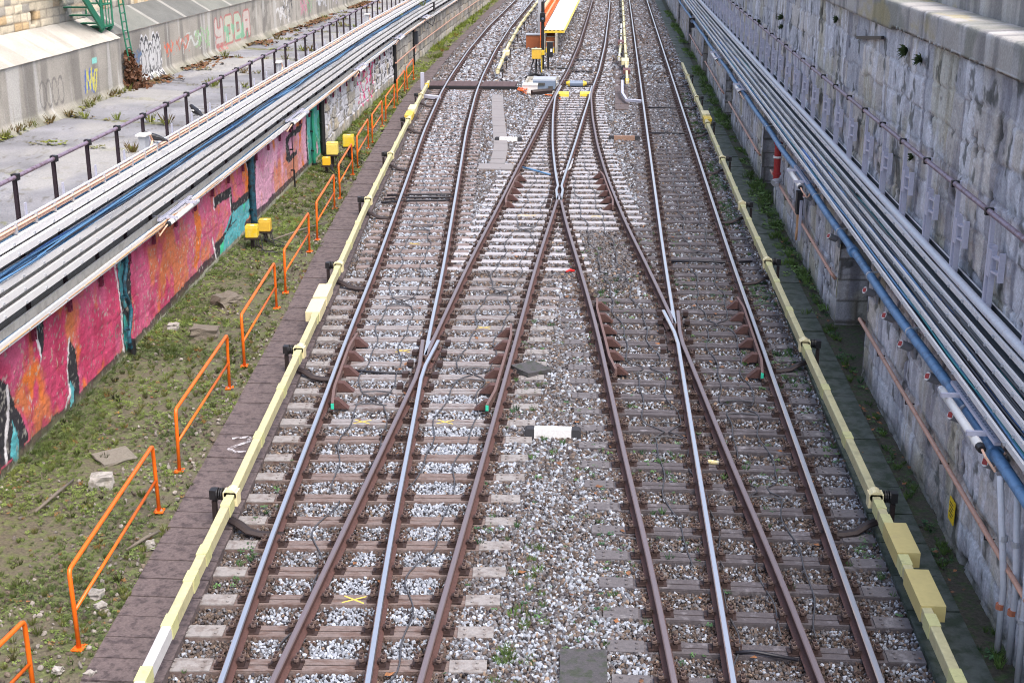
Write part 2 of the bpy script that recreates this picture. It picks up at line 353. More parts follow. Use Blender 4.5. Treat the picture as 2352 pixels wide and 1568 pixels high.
def sleeper(Y,xm,ang,rails,e0,e1,m,label,group,detail,w=.25):
    """rails: list of (function of Y). local axis x along the sleeper"""
    ca,sa=math.cos(ang),math.sin(ang); L=[]
    for c,f in rails:
        y=Y
        for _ in range(4): x=float(f(y)); y=Y+(x-xm)*math.tan(ang)
        L.append(((x-xm)/ca,-head(c,y)-ang))
    L.sort(); x0=L[0][0]-e0; x1=L[-1][0]+e1
    b=MB(); b.box(((x0+x1)/2,0,-.086),(x1-x0,w,.15))
    if detail:
        b.box(((L[0][0]+L[-1][0])/2,-w*.262,-.004),(L[-1][0]-L[0][0],w*.44,.014)); b.box(((L[0][0]+L[-1][0])/2,w*.262,-.004),(L[-1][0]-L[0][0],w*.44,.014))
    o=b.build('sleeper',m if isinstance(m,list) else [m,M_plate]) if False else None
    if detail:
        b.cur=1; b.box(((L[0][0]+L[-1][0])/2,0,-.0075),(L[-1][0]-L[0][0],.022,.006)); b.cur=0  # dark iron tone laid in the centre groove to stand for its shade
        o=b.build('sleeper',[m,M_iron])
    else:
        for lx,_ in L: far_fasten(b,lx)
        o=b.build('sleeper',[m,M_plate])
    dz=random.uniform(-.006,.004)
    o.location=(xm,Y,dz); o.rotation_euler=(random.uniform(-.01,.01),0,ang+random.uniform(-.004,.004)); tag(o,label,'sleeper',group)
    SLEEP.append((xm,Y,ang,x0,x1,w))
    if detail:
        for lx,r in L: fasten(o,lx,r)
        if detail>1:
            for s,x in ((-1,x0),(1,x1)):
                wd=min(abs(x-(L[0][0] if s<0 else L[-1][0]))-.22,.55)
                if wd<.12: continue
                q=MB(); q.box((x-s*wd/2,0,-.004),(wd,w*.98,.014))
                for dx in (.1,wd-.08): q.cyl((x-s*dx,.05,0),(x-s*dx,.05,.02),.017,8); q.cyl((x-s*dx,-.06,0),(x-s*dx,-.06,.02),.017,8)
                e=q.build('end_plate',M_slend if m is not M_slR else mat('sleeper_end_dark',lin(104,100,104),.85,0,.2,6,.2,60,col2=lin(150,148,152),c2lo=.55,c2hi=.72)); e.parent=o
    return o
A4=math.radians(3.8)
Y=9.6; k=0
while Y<28.4:                                   # long sleepers under the left crossover
    xm=float(D_(Y))-.0
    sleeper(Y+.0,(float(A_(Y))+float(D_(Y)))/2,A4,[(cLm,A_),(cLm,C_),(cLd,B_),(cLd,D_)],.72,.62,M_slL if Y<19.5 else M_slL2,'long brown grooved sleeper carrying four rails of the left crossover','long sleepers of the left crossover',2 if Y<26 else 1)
    Y+=.716
Y=9.5
while Y<33.5:                                   # long sleepers under the right crossover
    rr=[(cRm,FF),(cRm,H_)]
    if Y<27.5: rr=[(cRd,E_),(cRd,G_)]+rr
    elif Y<33.5: rr=[(cRd,G_)]+rr
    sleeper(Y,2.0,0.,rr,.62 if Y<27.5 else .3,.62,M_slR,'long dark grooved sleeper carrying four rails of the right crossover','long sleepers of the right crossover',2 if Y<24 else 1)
    Y+=.722
Y=29.2
while Y<59.5:                                   # pale long sleepers of the middle turnout
    rr=[(cLd,B_),(cLd,D_)]
    if Y>27: rr.append((cRd,E_))
    if Y>33.2: rr.append((cRd,G_))
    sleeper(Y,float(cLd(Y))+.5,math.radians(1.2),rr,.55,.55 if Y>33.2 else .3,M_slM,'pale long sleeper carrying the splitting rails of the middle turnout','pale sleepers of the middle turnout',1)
    Y+=.69
far=MB(); farM=[]
def plain(c,fl,fr,Y0,Y1,st,m,label,group,ylim,e=.5):
    Y=Y0
    while Y<Y1:
        ang=-head(c,Y)
        if Y<ylim:
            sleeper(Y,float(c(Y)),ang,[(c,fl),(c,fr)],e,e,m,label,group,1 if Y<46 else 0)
        else:
            x=float(c(Y)); SLEEP.append((x,Y,ang,-HG-e,HG+e,.25)); far.cur=0; far.box((x,Y,-.07),(2*(HG+e),.25,.14),ang); far.cur=1
            for s in (-1,1): far.box((x+s*HG*math.cos(ang),Y+s*HG*math.sin(ang),.03),(.3,.16,.07),ang)
        Y+=st
plain(cLm,A_,C_,29.3,120,.69,M_slF,'brown sleeper under the curving left track, beyond the crossover','plain sleepers of the left track',78)
plain(cRm,FF,H_,34.3,120,.69,M_slR,'dark sleeper under the straight right track, beyond the crossover','plain sleepers of the right track',78)
plain(cLd,B_,D_,60.2,120,.69,M_slM,'pale sleeper under the middle track beside the white platform','plain sleepers of the middle track',84,.55)
o=far.build('distant_sleepers',[M_slF,M_plate]); tag(kind(o,'stuff'),'mass of distant sleepers where the three tracks run out of the picture','sleepers')
# ------------------------------------------------------------------ rails
PR=[(-.07,.016),(-.07,.028),(-.012,.045),(-.010,.115),(-.035,.128),(-.036,.158),(-.026,.170),(.026,.170),(.036,.158),(.035,.128),(.010,.115),(.012,.045),(.07,.028),(.07,.016)]
def rail(f,y0,y1,label,shiny=True,name='rail',extra=(),hm=None):
    b=MB(); ys=np.arange(y0,y1+.01,.4); ys[-1]=y1
    P=[(float(f(y)),y,0) for y in ys]+list(extra)
    b.sweep(P,PR,mfun=lambda k:1 if k in (5,6,7) else 0)
    o=b.build(name,[M_rust,hm or (M_head if shiny else M_head2)]); return tag(o,label,'rail')
def wing(f,side,y0,L=1.5): return [(float(f(y))+side*.10+.0,y,0) for y in np.linspace(y0,y0+L,6)]
rail(A_,6,124,'shiny outermost left rail curving away beside the grass')
rail(B_,6,Y1-1.1,'brown crossing rail in the near left between two shiny rails',False,extra=[(float(C_(y))-.07-.03*i/5,y,0) for i,y in enumerate(np.linspace(Y1-.4,Y1+1.0,6))])
rail(C_,6,Y1-1.1,'shiny inner rail of the left track up to the left crossing',extra=[(float(B_(y))+.07+.03*i/5,y,0) for i,y in enumerate(np.linspace(Y1-.4,Y1+1.0,6))])
rail(C_,Y1+.12,124,'shiny inner rail of the left track beyond the left crossing')
rail(B_,Y1+.12,124,'brown rail leading from the left crossing to the middle track',False)
rail(D_,6,Y3-.15,'brown right rail of the left crossover, up to the central crossing',False)
rail(E_,6,Y3-.15,'brown left rail of the right crossover, up to the central crossing',False)
e1=[(float(D_(y))+.07+.03*i/5,y,0) for i,y in enumerate(np.linspace(Y3+.4,Y3-1.0,6))]
e2=[(float(E_(y))-.07-.03*i/5,y,0) for i,y in enumerate(np.linspace(Y3+.4,Y3-1.0,6))]
def rev(f,y0,y1,extra,label,hm=None):
    b=MB(); ys=np.arange(y1,y0-.01,-.4); P=[(float(f(y)),y,0) for y in ys]+extra
    b.sweep(P,PR,mfun=lambda k:1 if k in (5,6,7) else 0); return tag(b.build('rail',[M_rust,hm or M_head]),label,'rail')
# the switch rails: closure rails from the central crossing to the blade tips
YT=60.8
def blade(f,stock,s):                              # eases onto the stock rail at the tip
    def q(y):
        t=np.clip((np.asarray(y,float)-50.)/(YT-50.),0,1); return f(y)
    return q
EB=lambda y: np.maximum(E_(y),B_(y)+.075); DB=lambda y: np.minimum(D_(y),G_(y)-.075)
rev(DB,Y3+.7,YT,e1,"shiny right switch blade rail running into the central crossing")
rev(EB,Y3+.7,YT,e2,'shiny left switch blade rail running into the central crossing')
rail(D_,YT,124,'shiny right rail of the middle track beside the centre path')
rail(G_,6,Y2-1.1,'brown rail of the right crossover in the near right',False,extra=[(float(FF(y))+.07+.03*i/5,y,0) for i,y in enumerate(np.linspace(Y2-.4,Y2+1.0,6))])
rail(FF,6,Y2-1.1,'shiny left rail of the right track up to the right crossing',extra=[(float(G_(y))-.07-.03*i/5,y,0) for i,y in enumerate(np.linspace(Y2-.4,Y2+1.0,6))])
rail(FF,Y2+.12,124,'shiny left rail of the right track beyond the right crossing')
rail(G_,Y2+.12,YT,'brown outer switch rail between the right crossing and the middle track',False)
rail(H_,6,124,'shiny outermost right rail beside the yellow conductor rail')
# check rails
def check(f,side,y0,y1,label,aq=True,wh=False):
    t=thing('check_rail',(float(f((y0+y1)/2))+side*.12,(y0+y1)/2,0),label,'check rail')
    b=MB(); ys=np.linspace(y0,y1,14); P=[]
    for y in ys:
        fl=.06*max(0,1-min(y-y0,y1-y)/.7); P.append((float(f(y))+side*(.105+fl),y,.06))
    b.sweep(P,[(-.022,0),(-.022,.13),(.022,.13),(.022,0)]); b.build('guard_bar',mat('guard_bar_brown',lin(122,98,94),.65,.2,.15,8) ,t)
    if aq:
        c=MB(); c.box((P[0][0],P[0][1]-.004,.13),(.046,.02,.09)); c.build('painted_tip',M_aq,t)
    n=max(4,int((y1-y0)/.72))
    for i in range(n):
        y=y0+.25+(y1-y0-.5)*i/(n-1); x=float(f(y))+side*.2
        c=MB(); c.add([(x-side*.07,y-.07,.016),(x+side*.2,y-.07,.016),(x-side*.07,y-.07,.17),(x+side*.03,y-.07,.17),(x-side*.07,y+.07,.016),(x+side*.2,y+.07,.016),(x-side*.07,y+.07,.17),(x+side*.03,y+.07,.17)],
              [(0,1,3,2),(4,6,7,5),(0,4,5,1),(1,5,7,3),(2,3,7,6),(0,2,6,4)]); c.build('support_bracket',M_rust,t)
check(A_,1,19.9,23.6,'brown check rail with aqua tip beside the outermost left rail')
check(D_,-1,20.0,24.4,'brown check rail with aqua tip beside the dark square slab')
check(E_,1,21.9,26.3,'brown check rail inside the left rail of the right crossover',False)
check(H_,-1,21.9,26.6,'brown check rail with aqua tip beside the outermost right rail')
check(B_,1,35.4,39.6,'brown check rail left of the central crossing',False)
check(G_,-1,35.3,40.2,'brown check rail right of the central crossing',False)
# crossing noses
def frog(f,g,yc,s,label):
    t=thing('crossing_nose',(float(f(yc)),yc,0),label,'crossing')
    b=MB(); y1=yc+s*.95
    p=(float(f(yc))+float(g(yc)))/2
    a=[(p-.02,yc+s*.1),(p+.02,yc+s*.1),(max(float(f(y1)),float(g(y1)))+.03,y1),(min(float(f(y1)),float(g(y1)))-.03,y1)]
    b.add([(x,y,.168) for x,y in a]+[(x,y,.02) for x,y in a],[(0,1,2,3),(0,4,5,1),(1,5,6,2),(2,6,7,3),(3,7,4,0)]); b.build('nose',M_head,t)
    c=MB(); c.box((p,yc,.012),(.34,2.2,.012)); 
    for k in range(5): c.box((p-.26,yc-1.2+.6*k,.05),(.1,.14,.08)); c.box((p+.26,yc-1.2+.6*k,.05),(.1,.14,.08))
    c.build('base_plate',M_plate,t)
frog(B_,C_,Y1,1,'shiny crossing nose where the left track rails cross')
frog(FF,G_,Y2,1,'shiny crossing nose where the right track rails cross')
frog(D_,E_,Y3,-1,'shiny crossing nose in the centre where both crossovers meet')
#SECTION3
# ------------------------------------------------------------------ walls
def mixc(C,col,t): return C*(1-t[...,None])+np.asarray(col)*t[...,None]
def inpoly(px,py,poly):
    c=np.zeros(px.shape,bool); n=len(poly)
    for i in range(n):
        x0,y0=poly[i];x1,y1=poly[(i+1)%n]
        k=((y0>py)!=(y1>py))
        with np.errstate(divide='ignore',invalid='ignore'): c^=k&(px<(x1-x0)*(py-y0)/((y1-y0) if y1!=y0 else 1e-9)+x0)
    return c
def dline(px,py,pl):
    d=np.full(px.shape,9.)
    for (x0,y0),(x1,y1) in zip(pl[:-1],pl[1:]):
        dx,dy=x1-x0,y1-y0; t=np.clip(((px-x0)*dx+(py-y0)*dy)/(dx*dx+dy*dy+1e-9),0,1); d=np.minimum(d,np.hypot(px-x0-t*dx,py-y0-t*dy))
    return d
# --- left retaining wall with the mural
sv=np.concatenate([np.arange(9,52,.03),np.arange(52,80,.06),np.arange(80,126,.15)]); zv=np.concatenate([np.arange(-.2,2.05,.028),np.arange(2.05,3.02,.08)])
S,Z=np.meshgrid(sv,zv,indexing='ij')
h1,h2,e=blocks(S,Z,.42,.75,3,.5,.1)
warp=.05*(fbm(S*3,Z*3,41)-.5)*2
Sw,Zw=S+warp,Z+.05*(fbm(S*3+7,Z*3,43)-.5)*2
rough=fbm(S*2.2,Z*2.2,21,5); fine=fbm(S*11,Z*11,22,4)
stone=lin(176,172,164)*np.ones(S.shape+(3,))
stone=stone*(.72+.5*h1+.25*(fine-.5))[...,None]; stone=mixc(stone,lin(196,180,150),(h2>.7)*.5); stone=mixc(stone,lin(110,108,106),sst(.55,.75,fbm(S*1.2,Z*.9,31))*.7)
stone=mixc(stone,lin(96,92,88),(e<.022)*.75)
mag=lin(210,70,114)*np.ones(S.shape+(3,)); mag=mixc(mag,lin(222,104,146),sst(.45,.65,fbm(S*1.4,Z*1.1,51))*.8); mag=mixc(mag,lin(190,44,92),sst(.5,.7,fbm(S*2.1,Z*1.2,52))*.7)
pale=lin(228,170,198)*np.ones(S.shape+(3,)); pale=mixc(pale,lin(206,120,160),sst(.48,.7,fbm(S*1.6,Z*1.2,53))*.7)
def P_(x,y): return WP(x,y)
def R2(cx,cy): return P_(cx/3.,523+cy/3.)             # from the survey sheet of the middle left
def S2(cx,cy): return P_(287+.183*cx,201+.183*cy)
def S1(cx,cy): return P_(cx/3.,cy/3.)
xp=R2(600,600)[0]
C=mag.copy()
b1,b2=S2(1580,900)[0],S1(2110,800)[0]
tpale=sst(b1-.2,b1+.1,Sw); tmid=sst(25.,27.,Sw)*.45
C=mixc(C,lin(222,128,162),tmid)
C=C*(1-tpale[...,None])+pale*tpale[...,None]
org=sst(.50,.66,.55*fbm(Sw*.8,Zw*.5,61,4)+.45*fbm(Sw*3.2,Zw*2.2,66,4))*(.95); C=mixc(C,lin(226,138,58),org*.75); C=mixc(C,lin(240,128,34),sst(.68,.74,fbm(Sw*1.3,Zw*.9,62,3))*.9)
def fill(pts,col,a=1.):
    global C
    C=mixc(C,col,inpoly(Sw,Zw,pts)*a)
def stroke(pts,col,wd,a=1.):
    global C
    C=mixc(C,col,(1-sst(wd*.42,wd*.58,dline(Sw,Zw,pts)))*a)
BK,WH,CY=lin(44,42,50),lin(240,236,240),lin(96,190,200)
TQ=lin(60,178,170)
# dark foot of the mural
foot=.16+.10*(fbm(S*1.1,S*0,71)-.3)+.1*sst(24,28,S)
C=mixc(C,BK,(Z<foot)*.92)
# first spike with its pale edge and turquoise heart
fill([R2(-80,1000),R2(60,1095),R2(110,1200),R2(190,1450),R2(120,1560),R2(-60,1700)],BK)
fill([R2(70,1580),R2(85,1330),R2(130,1500),R2(120,1640)],CY); fill([R2(-90,1500),R2(0,1560),R2(0,1700),R2(-90,1700)],lin(200,50,60))
stroke([R2(50,1100),R2(62,1250),R2(40,1420),R2(40,1600)],WH,.10)
fill([R2(478,760),R2(515,830),R2(548,1010),R2(556,1100),R2(520,1230),R2(470,1240),R2(490,1120),R2(470,1000)],BK)
fill([R2(490,1050),R2(520,1080),R2(505,1200),R2(478,1240)],CY)
stroke([R2(476,760),R2(462,1000),R2(488,1110),R2(450,1230)],WH,.07)
fill([R2(240,680),R2(320,600),R2(300,760),R2(282,900)],BK); fill([R2(262,680),R2(290,640),R2(275,740)],lin(40,104,124)); stroke([R2(240,672),R2(258,760),R2(280,900)],WH,.07)
# turquoise stripe beside the first pipe
fill([R2(800,235),R2(895,170),R2(900,350),R2(915,560),R2(900,740),R2(930,880),R2(850,880),R2(858,760),R2(835,600),R2(822,400)],BK)
fill([R2(812,240),R2(850,205),R2(850,480),R2(878,540),R2(860,560),R2(835,500),R2(825,380)],CY); fill([R2(850,600),R2(880,650),R2(890,800),R2(868,840)],TQ)
stroke([R2(785,240),R2(812,400),R2(832,580),R2(848,700),R2(855,850)],WH,.07)
# black strokes and turquoise field before the second pipe
fill([S2(1340,1480),S2(1570,1390),S2(1600,1568),S2(1500,1720),R2(1690,60),R2(1650,110),R2(1500,240),R2(1490,215),S2(1330,1568)],CY)
fill([R2(1480,110),R2(1560,30),R2(1640,-60),R2(1590,-20),S2(1345,1568),R2(1505,225),R2(1490,210)],BK)
fill([S2(1340,1460),S2(1560,1280),S2(1570,1395),S2(1350,1568)],BK); fill([S2(1110,1390),S2(1325,1240),S2(1335,1345),S2(1125,1510)],BK); fill([S2(1320,1340),S2(1345,1330),S2(1350,1568),S2(1330,1600)],BK)
stroke([S2(1105,1390),S2(1125,1515)],WH,.08); stroke([S2(1318,1345),S2(1330,1560)],WH,.08); stroke([R2(1466,80),R2(1492,215)],WH,.09); stroke([S2(1520,930),S2(1550,1100),S2(1560,1280)],WH,.1)
fill([S2(1530,900),S2(1640,820),S2(1640,1568),S2(1580,1568),S2(1570,1250)],BK); fill([R2(1520,120),R2(1545,90),R2(1535,170),R2(1520,180)],lin(70,220,170))
fill([S2(1480,1470),S2(1510,1450),S2(1505,1560),S2(1485,1560)],lin(70,220,170))
# black letter form on the pale field
fill([S2(2010,640),S2(2090,560),S2(2190,480),S2(2230,420),S2(2200,560),S2(2090,640),S2(2050,680),S2(2065,860),S2(2140,800),S2(2150,745),S2(2165,830),S2(2050,960),S2(2025,900)],BK)
# turquoise end of the mural
g0,g1=S1(2110,800)[0],S1(2235,1000)[0]
C=mixc(C,TQ,sst(g0-.08,g0+.08,Sw)*.95); C=mixc(C,lin(40,150,110),(sst(g0,g0+.2,Sw)*sst(.5,.6,fbm(S*2,Z,81)))*.9); C=mixc(C,pale,((Sw>g0+.9)&(fbm(S*1.4,Z*.9,83)>.52))*.85)
stroke([(g0-.05,-.2),(g0-.15,1.),(g0+.0,2.)],BK,.18)
mur=sst(g1+.15,g1-.15,Sw+.3*(fbm(S*2,Z*2,84)-.5))*(Z<2.02)*(Z>.05+.08*sst(24,30,S))
chip=(fbm(S*17,Z*17,90,3)>.70)&(Z<2.02); mur=mur*np.where(chip,.35,1.)
Cm=C*(.86+.28*(rough-.5)*2*.6+.2*(fine-.5))[...,None]
C=stone*(1-mur[...,None])+Cm*mur[...,None]
# white, magenta and black writing beyond the mural
a0,a1=S1(2351,1000)[0],P_(784+220/3,250/1.)[0]
wv=fbm(S*1.7,Z*2.1,95)
w1=((S>g1+.4)&(S<P_(905,150)[0])&(Z>.35)&(Z<1.75)&(wv>.47)); C=mixc(C,lin(214,216,226),w1*.75)
m0,m1=P_(823,230)[0],P_(858,180)[0]; lines=np.abs(np.sin(S*5+4*fbm(S*1.5,Z*1.5,96))*.5+np.sin(Z*7+5*fbm(S,Z*2,97))*.5)
C=mixc(C,lin(216,40,120),((S>m0)&(S<m1)&(Z>.3)&(Z<1.7)&(lines<.13))*.9)
m2=P_(903,150)[0]; C=mixc(C,lin(236,236,242),((S>m1)&(S<m2)&(Z>.4)&(Z<1.85)&(lines<.45))*.8); C=mixc(C,lin(46,46,54),((S>m1+.3)&(S<m2)&(Z>.6)&(Z<1.8)&(lines<.16))*.9)
C=mixc(C,lin(70,70,74),((S>g1+.5)&(S<m0)&(Z>.5)&(Z<1.8)&(np.abs(wv-.5)<.012))*.8)
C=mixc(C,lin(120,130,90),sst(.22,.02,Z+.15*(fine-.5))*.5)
C=mixc(C,lin(120,120,120),sst(1.98,2.05,Z))
stn=np.where(S>g1,1.,.25)
disp=(.035*(h1-.5)-.03*(e<.02))*stn+.06*(rough-.5)+.03*(fine-.5)
disp=disp*np.where(S>g1,1.4,1.)*sst(2.1,2.,Z)
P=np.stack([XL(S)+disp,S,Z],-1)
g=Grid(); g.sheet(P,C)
# back and top give the wall its thickness
S2_=np.array([9.,20,30,40,50,60,70,80,100,125]); top=np.stack([np.stack([XL(S2_),S2_,0*S2_+3.0],-1),np.stack([XL(S2_)-.45,S2_,0*S2_+3.0],-1),np.stack([XL(S2_)-.45,S2_,0*S2_-.2],-1)],1)
g.sheet(top,np.ones(top.shape)*lin(150,148,142))
tag(g.build('retaining_wall',M_vc),'left track wall with pink mural below the white cable trays','wall')

# --- right retaining wall: piers with recesses below, tall wall above
XR,XU=4.42,4.82
NI=[(8.2,11.3),(22.55,25.6),(36.6,39.9),(51.0,54.0),(65.3,68.4),(79.6,82.7),(94,97)]
def rightcol(S,Z,lower):
    h1,h2,e=blocks(S,Z,.52 if not lower else .48,1.15,9 if not lower else 17,.55,.12); f1=fbm(S*2,Z*2,101,5); f2=fbm(S*9,Z*9,102,4)
    st=fbm(S*3.2,Z*.28,103,4); st2=fbm(S*5.5+3,Z*.22,104,4)
    C=lin(200,202,212)*np.ones(S.shape+(3,)); C=mixc(C,lin(214,204,190),sst(.45,.8,h2)*.6); C=C*(.80+.34*h1+.35*(f1-.5))[...,None]
    C=mixc(C,lin(128,128,144),sst(.52,.70,st)*.62); C=mixc(C,lin(236,238,248),sst(.52,.66,st2)*.75); C=mixc(C,lin(190,184,150),sst(.58,.7,fbm(S*1.1+5,Z*.5,105))*.5)
    C=mixc(C,lin(140,134,134),(e<.016)*.35*(f1>.46)); C=mixc(C,lin(66,70,64),sst(.66,.74,fbm(S*3.3,Z*2.6,107))*.75)
    hole=sst(.745,.78,fbm(S*2.6+40,Z*2.6,108,3)); C=mixc(C,lin(52,50,48),hole*.8)
    d=.03*(h1-.5)+.06*(f1-.5)+.028*(f2-.5)-.02*(e<.02)-.05*hole
    C=C*(.9+.4*(f2-.5))[...,None]
    return C,d
g=Grid()
sv=np.concatenate([np.arange(9,45,.035),np.arange(45,70,.07),np.arange(70,126,.16)])
zl=np.arange(-.2,2.02,.035); S,Z=np.meshgrid(sv,zl,indexing='ij'); C,d=rightcol(S,Z,True)
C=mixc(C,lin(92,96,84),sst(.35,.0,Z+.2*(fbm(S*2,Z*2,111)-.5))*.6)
mid=(S[:-1,:-1]+S[1:,:-1])/2; mk=np.ones(mid.shape,bool)
for a,bq in NI: mk&=~((mid>a)&(mid<bq))
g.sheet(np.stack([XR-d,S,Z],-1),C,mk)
for a,bq in NI:                                    # recess faces
    t=np.arange(0,.95,.05)
    for yy in (a,bq):
        T,Zz=np.meshgrid(t,zl,indexing='ij'); Cn,dn=rightcol(T+yy*3,Zz,True); h1,h2,e=blocks(T*.9+yy,Zz,.42,.7,33,.2,.02)
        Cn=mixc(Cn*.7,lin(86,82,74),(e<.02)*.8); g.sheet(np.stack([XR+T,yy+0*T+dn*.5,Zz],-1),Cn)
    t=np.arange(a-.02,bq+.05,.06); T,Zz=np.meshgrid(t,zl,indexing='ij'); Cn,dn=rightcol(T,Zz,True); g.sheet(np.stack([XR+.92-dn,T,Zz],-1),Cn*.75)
zu=np.arange(2.0,5.8,.035); S,Z=np.meshgrid(sv,zu,indexing='ij'); C,d=rightcol(S,Z,False)
zc=lambda s:5.70+.10*(s<24.0)                       # underside of the coping, one step up on the near part
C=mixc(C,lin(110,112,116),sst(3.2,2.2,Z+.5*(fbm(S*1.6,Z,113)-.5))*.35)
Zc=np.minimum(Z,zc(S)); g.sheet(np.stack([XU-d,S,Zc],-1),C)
led=np.array([9.,30,60,125]); L_=np.stack([np.stack([0*led+XR,led,0*led+2.0],-1),np.stack([0*led+XU+.1,led,0*led+2.02],-1)],1); g.sheet(L_,np.ones(L_.shape)*lin(120,120,122))
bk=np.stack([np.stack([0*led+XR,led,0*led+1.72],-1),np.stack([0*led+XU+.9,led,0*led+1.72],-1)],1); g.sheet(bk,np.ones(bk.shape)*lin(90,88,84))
tag(g.build('retaining_wall',M_vcR),'tall bleached stone wall along the right side of the tracks','wall')
# coping with its ledge, and the parapet standing on it
def copcol(S,T,sd):
    f=fbm(S*2,T*2,sd,4); st=fbm(S*3.5,T*.3,sd+1,4)
    C=lin(186,182,178)*np.ones(S.shape+(3,)); C=mixc(C,lin(120,118,122),sst(.47,.64,st)*.7); C=mixc(C,lin(206,204,206),sst(.55,.66,fbm(S*4,T*.4,sd+2))*.6)
    C=mixc(C,lin(96,104,88),sst(.52,.66,fbm(S*.8,T,sd+3))*.5); C=mixc(C,lin(186,170,110),sst(.66,.76,fbm(S*.9+2,T*2,sd+4))*.5)
    jt=np.abs(((S/3.6)%1)-.5)>.4965; C=mixc(C,lin(96,94,92),jt*.5)
    return C*(.92+.3*(f-.5))[...,None]
def strip(sv,prof,sd,name,label,catg,zofs=lambda s:0*s):
    pr=np.array(prof,float); L=[0]+list(np.cumsum(np.hypot(*np.diff(pr,axis=0).T))); t=np.arange(0,L[-1],.05); x=np.interp(t,L,pr[:,0]); z=np.interp(t,L,pr[:,1])
    S,T=np.meshgrid(sv,t,indexing='ij'); X=np.broadcast_to(x,S.shape); Zz=np.broadcast_to(z,S.shape)
    C=copcol(S,T,sd); d=.02*(fbm(S*4,T*4,sd+9)-.5)
    lo=(Zz<pr[0,1]+.05)
    g=Grid(); g.sheet(np.stack([X-d,S,Zz+np.where(lo,zofs(S),0)],-1),C); return tag(g.build(name,M_vc),label,catg)
sv2=np.concatenate([np.arange(9,40,.07),np.arange(40,126,.2)])
strip(sv2,[(XU+.2,5.70),(XU-.10,5.70),(XU-.10,6.16),(XU-.08,6.18),(XU+.55,6.20)],201,'wall_coping','weathered stone coping on top of the tall right wall','coping',lambda s:.10*(s<24.))
strip(sv2,[(XU+.5,6.15),(XU+.5,6.72),(XU+1.6,6.74),(XU+1.6,6.1)],221,'stone_parapet','grey stone parapet set back above the coping at top right','parapet')
# --- canal floor and the far bank
FZ=3.0; XF=-13.2
sv=np.concatenate([np.arange(12,75,.12),np.arange(75,126,.5)]); tv=np.arange(0,1.001,.012)
S,T=np.meshgrid(sv,tv,indexing='ij'); X=(XL(S)-.4)*(1-T)+(XF-.2)*T
ang=.35; U_=S*math.cos(ang)+X*math.sin(ang)
f=fbm(X*1.1,S*1.1,301,5); C=lin(140,140,146)*np.ones(S.shape+(3,)); C=C*(.86+.8*(f-.5))[...,None]
jb=U_/3.1+.25*(fbm(S*.5,X*.5,302)-.5); fr=np.abs(jb-np.round(jb))*3.1
jw=.05+.25*sst(.5,.7,fbm(S*.7,X*.7,303)); crack=(fr<jw*.35)|(np.abs(fbm(S*.9,X*.9,305,4)-.5)<.006)|(np.abs(X-(-11.3+.3*(fbm(S*.6,S*0,306)-.5)))<.012)
C=mixc(C,lin(92,88,76),crack*.75); C=mixc(C,lin(112,114,70),((fr<jw)&(fbm(S*2,X*2,307)>.52))*.7)
dirt=sst(.72,.2,(XL(S)-.0-X)+.5*(fbm(S*1.1,X*1.1,308)-.5)); C=mixc(C,lin(128,112,88),dirt*.9)
C=mixc(C,lin(168,166,162),sst(.52,.7,fbm(S*.35,X*.6,310))*.6)
Zf=FZ+.10*sst(.9,.2,(XL(S)-X))*0-.05*(fr<jw*.3)+.03*(f-.5)+.05*((np.round(jb)%3)==0)
g=Grid(); g.sheet(np.stack([X,S,Zf],-1),C); kind(g.build('canal_floor_pavement',M_vc),'structure')
